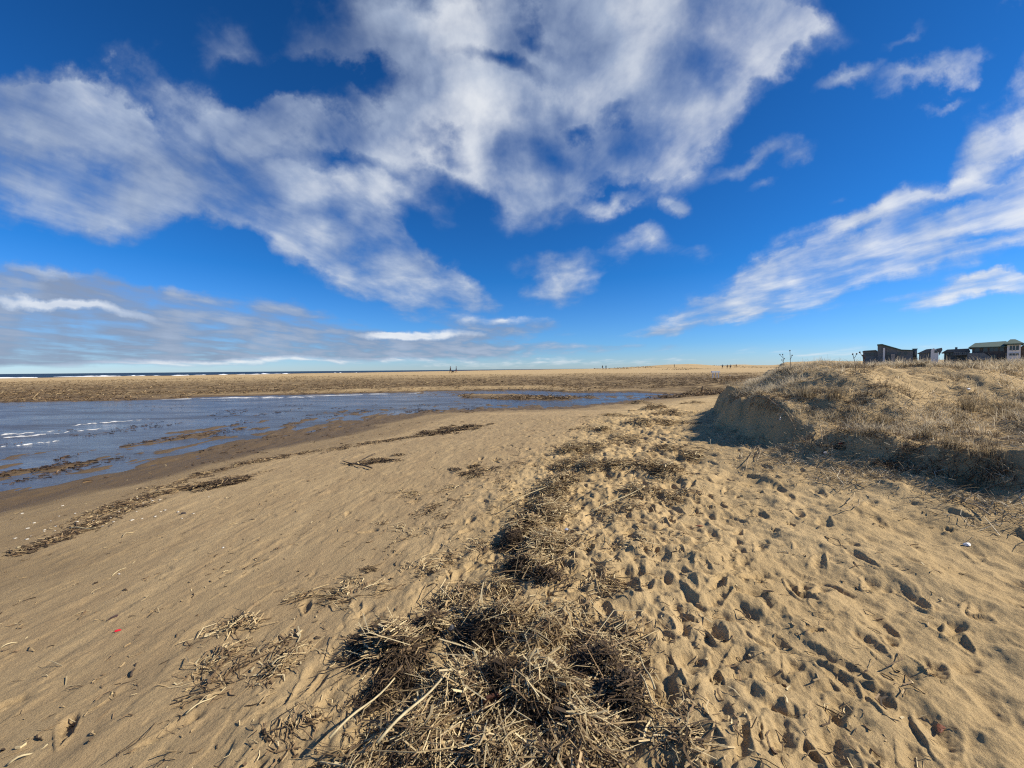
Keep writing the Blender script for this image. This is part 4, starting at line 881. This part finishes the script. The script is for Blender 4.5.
me2.materials.clear(); me2.materials.append(mat('dog_fur', (.12, .07, .04), .9)); o = bpy.data.objects.new('dog', me2); COL.objects.link(o); o.location = (x, y, float(gz_at(x, y))); o.rotation_euler = (0, 0, 2.9)
tag(o, 'brown dog walking between two people on the far beach', 'dog')

# ------------------------------------------------------------------ houses beyond the dune
m_shingle = mat('dark_shingle', (.17, .185, .185), .9, var=.25, vscale=3); m_brown = mat('brown_shingle', (.13, .11, .09), .9, var=.25, vscale=3)
m_green = mat('green_roof', (.075, .12, .095), .7, var=.12, vscale=2); m_groof = mat('grey_roof', (.14, .155, .155), .9, var=.2, vscale=3); m_glass = mat('window_glass', (.02, .025, .03), .08, spec=.6)
m_trim = mat('white_trim', (.72, .73, .72), .6); m_wood = mat('deck_wood', (.30, .29, .27), .8, var=.2, vscale=4)
HY = 120.
def hx(px): d = pdir(px, 360); return d.x / d.y * HY
def hz(px, py): d = pdir(px, py); return EYE + d.z / d.y * HY
HD = 165.
def house_root(px, label, yaw=0.):
    d = pdir(px, 355); a = math.atan2(d.x, d.y); x, y = HD * math.sin(a), HD * math.cos(a); z = float(gz_at(x, y))
    r_ = empty('beach_house', (x, y, z), -a); tag(r_, label, 'house', 'beach houses behind the dune'); return r_, a, z
def window(r_, x0, x1, z0, z1, y=-.06, bars=1):
    fr = MB(); w = .12
    fr.box(x0 - w, x1 + w, y - .04, y + .04, z0 - w, z0); fr.box(x0 - w, x1 + w, y - .04, y + .04, z1, z1 + w); fr.box(x0 - w, x0, y - .04, y + .04, z0, z1); fr.box(x1, x1 + w, y - .04, y + .04, z0, z1)
    for k in range(bars): xx_ = x0 + (x1 - x0) * (k + 1) / (bars + 1); fr.box(xx_ - .04, xx_ + .04, y - .035, y + .03, z0, z1)
    f = fr.build('window', m_trim if y < -1 or r_.get('trim') else m_groof, r_); g = MB(); g.box(x0, x1, y + .0, y + .02, z0, z1); g.build('pane', m_glass, f); return f
# house D: large green-roofed
r_, X0, Z0 = house_root(996, 'large dark shingled house with green hipped roof and white bay'); 
def lx(px): d = pdir(px, 352); return HD * math.tan(math.atan2(d.x, d.y) - X0)
def lz(py, px=996): d = pdir(px, py); return EYE + d.z / math.hypot(d.x, d.y) * HD - Z0
mb = MB(); mb.box(lx(972), lx(1008.5), 0, 11, -1, lz(346.8)); mb.build('wall', m_brown, r_)
e0, pk = lz(346.6), lz(340.2)
mb = MB(); xa, xb = lx(968.5), lx(1011); v = [(xa, -1, e0), (xb, -1, e0), (xb, 12, e0), (xa, 12, e0), (lx(974), 5.5, lz(341.5)), (lx(1006), 5.5, lz(340.6)), (xa, -1, e0 - .25), (xb, -1, e0 - .25), (xb, 12, e0 - .25), (xa, 12, e0 - .25)]
mb.v = v; mb.f = [(0, 1, 5, 4), (1, 2, 5), (2, 3, 4, 5), (3, 0, 4), (0, 6, 7, 1), (1, 7, 8, 2), (2, 8, 9, 3), (3, 9, 6, 0), (6, 9, 8, 7)]; rf = mb.build('roof', m_green, r_)
mb = MB(); mb.box(lx(1007), lx(1020.5), -1.6, 6, -1, lz(344.6)); bay = mb.build('bay_tower', m_trim, r_)
mb = MB(); zz_ = lz(344.4); mb.v = [(lx(1004), -2.4, zz_), (lx(1023.5), -2.4, zz_), (lx(1023.5), 7, zz_), (lx(1004), 7, zz_), (lx(1010), 2, lz(339.6)), (lx(1015), 2, lz(339.6)), (lx(1004), -2.4, zz_ - .3), (lx(1023.5), -2.4, zz_ - .3), (lx(1023.5), 7, zz_ - .3), (lx(1004), 7, zz_ - .3)]
mb.f = [(0, 1, 5, 4), (1, 2, 5), (2, 3, 4, 5), (3, 0, 4), (0, 6, 7, 1), (1, 7, 8, 2), (2, 8, 9, 3), (3, 9, 6, 0), (6, 9, 8, 7)]; mb.build('bay_roof', m_green, r_)
for a, b in ((1009.2, 1011.6), (1012.4, 1014.8), (1015.6, 1018.6)): window(r_, lx(a), lx(b), lz(350.8), lz(346.2), -1.68, 0)
for a, b in ((1009.2, 1011.6), (1012.4, 1014.8), (1015.6, 1018.6)): window(r_, lx(a), lx(b), lz(356.0), lz(353.8), -1.68, 0)
for a, b in ((975, 979), (983.5, 987), (990, 993.2), (994.6, 997.8), (1000, 1003.5)): window(r_, lx(a), lx(b), lz(351), lz(347.6), -.06, 0)
for a, b in ((984, 989), (991, 996)): window(r_, lx(a), lx(b), lz(358), lz(355), -.06, 1)
mb = MB(); mb.box(lx(1021.3), lx(1034), .5, 9, -1, lz(347.5)); mb.prism([(lx(1020.8), lz(347.4)), (lx(1035), lz(347.4)), (lx(1027), lz(343.5))], 0, 9.5); mb.build('side_wing', m_brown, r_)
mb = MB(); mb.prism([(lx(968), lz(352.6)), (lx(984), lz(352.6)), (lx(994), lz(359)), (lx(994), lz(360)), (lx(968), lz(360))], -3, -.4); mb.build('stair_wall', m_shingle, r_)
# house C: low with deck
r_, X0, Z0 = house_root(957, 'low grey house with white deck railing beside the green-roofed house')
def lx(px): d = pdir(px, 352); return HD * math.tan(math.atan2(d.x, d.y) - X0)
def lz(py, px=957): d = pdir(px, py); return EYE + d.z / math.hypot(d.x, d.y) * HD - Z0
mb = MB(); mb.box(lx(944), lx(969.5), 3, 12, -1, lz(351.5)); mb.build('wall', m_shingle, r_)
mb = MB(); mb.prism([(lx(941), lz(352.4)), (lx(970.5), lz(351.6)), (lx(969), lz(348.6)), (lx(947), lz(349))], 2, 13); rf = mb.build('roof', m_groof, r_)
mb = MB(); mb.box(lx(954.8), lx(957.4), 5, 6.2, lz(349), lz(346.6)); mb.build('chimney', m_shingle, rf)
mb = MB(); mb.box(lx(954), lx(970), .5, 3, lz(355.2), lz(354.8)); dk_ = mb.build('deck', m_wood, r_)
mb = MB(); mb.box(lx(954), lx(970), .5, .62, lz(352.5), lz(352.1))
for k in range(9): xk = lx(954 + 2 * k * .99); mb.box(xk - .06, xk + .06, .5, .62, lz(355), lz(352.5))
mb.build('railing', m_wood, dk_)
for a, b in ((946, 948.5), (950.5, 952.5), (959, 962), (964, 967)): window(r_, lx(a), lx(b), lz(354.6), lz(352.8), 2.93, 0)
# house B: white gable
r_, X0, Z0 = house_root(934, 'small dark house with bright white gable wall between the others')
def lx(px): d = pdir(px, 352); return HD * math.tan(math.atan2(d.x, d.y) - X0)
def lz(py, px=934): d = pdir(px, py); return EYE + d.z / math.hypot(d.x, d.y) * HD - Z0
mb = MB(); mb.box(lx(919), lx(931.5), 1, 10, -1, lz(352)); mb.build('wall', m_shingle, r_)
mb = MB(); mb.prism([(lx(917), lz(353)), (lx(932), lz(352.4)), (lx(931.5), lz(348.6)), (lx(926), lz(349))], .5, 10.5); mb.build('roof', m_groof, r_)
mb = MB(); mb.prism([(lx(930.8), -1), (lx(938.6), -1), (lx(938.6), lz(353)), (lx(936), lz(349.2)), (lx(933), lz(348.2)), (lx(930.8), lz(350.5))], -.6, .9); mb.build('gable_wall', m_trim, r_)
mb = MB(); mb.prism([(lx(936), lz(348.9)), (lx(941.8), lz(348)), (lx(942.4), lz(350.2)), (lx(939.4), lz(355.5)), (lx(938.9), lz(352))], -.4, 8); mb.build('side_roof', m_groof, r_)
window(r_, lx(935.0), lx(937.0), lz(352.5), lz(350.8), -.66, 0)
# house A: shed-roofed
r_, X0, Z0 = house_root(885, 'leftmost dark house with a steep shed roof sloping to the right')
def lx(px): d = pdir(px, 352); return HD * math.tan(math.atan2(d.x, d.y) - X0)
def lz(py, px=885): d = pdir(px, py); return EYE + d.z / math.hypot(d.x, d.y) * HD - Z0
mb = MB(); mb.prism([(lx(877.5), -1), (lx(913), -1), (lx(913), lz(351.6)), (lx(901), lz(351)), (lx(881.5), lz(345.2)), (lx(877.5), lz(345.2))], 0, 9); mb.build('wall', m_shingle, r_)
mb = MB(); mb.prism([(lx(877), lz(345.1)), (lx(881.6), lz(345.1)), (lx(901), lz(350.8)), (lx(914), lz(351.4)), (lx(914), lz(350.8)), (lx(901.5), lz(350)), (lx(882), lz(343.9)), (lx(877), lz(344.1))], -.5, 9.5); mb.build('roof', m_green, r_)
mb = MB(); mb.box(lx(863), lx(877.3), 1, 8, -1, lz(351)); mb.build('side_wing', m_shingle, r_)
mb = MB(); mb.prism([(lx(862.2), lz(351)), (lx(877.3), lz(350.8)), (lx(876), lz(349.6)), (lx(864), lz(350))], .5, 8.5); mb.build('wing_roof', m_groof, r_)
mb = MB(); mb.box(lx(883), lx(885), -.8, -.1, -1, lz(348)); mb.build('chimney', m_trim, r_)
mb = MB(); mb.box(lx(891), lx(895), -1.6, -.2, -1, lz(354.4)); mb.build('porch', m_wood, r_)
for a, b in ((866, 869), (871, 874), (887, 889.5), (898, 901), (904, 907)): window(r_, lx(a), lx(b), lz(355), lz(353), -.06 if a > 877 else .93, 0)
x = hx(914.5); z = float(gz_at(x, HY)); mb = MB(); mb.box(-.35, .35, -.35, .35, 0, hz(914.5, 349.4) - z); mb.box(-.45, .45, -.45, .45, hz(914.5, 349.4) - z, hz(914.5, 348.6) - z)
o = mb.build('brick_chimney', m_shingle); o.location = (x, HY, z); tag(o, 'tall dark chimney stack standing between the two left houses', 'chimney')
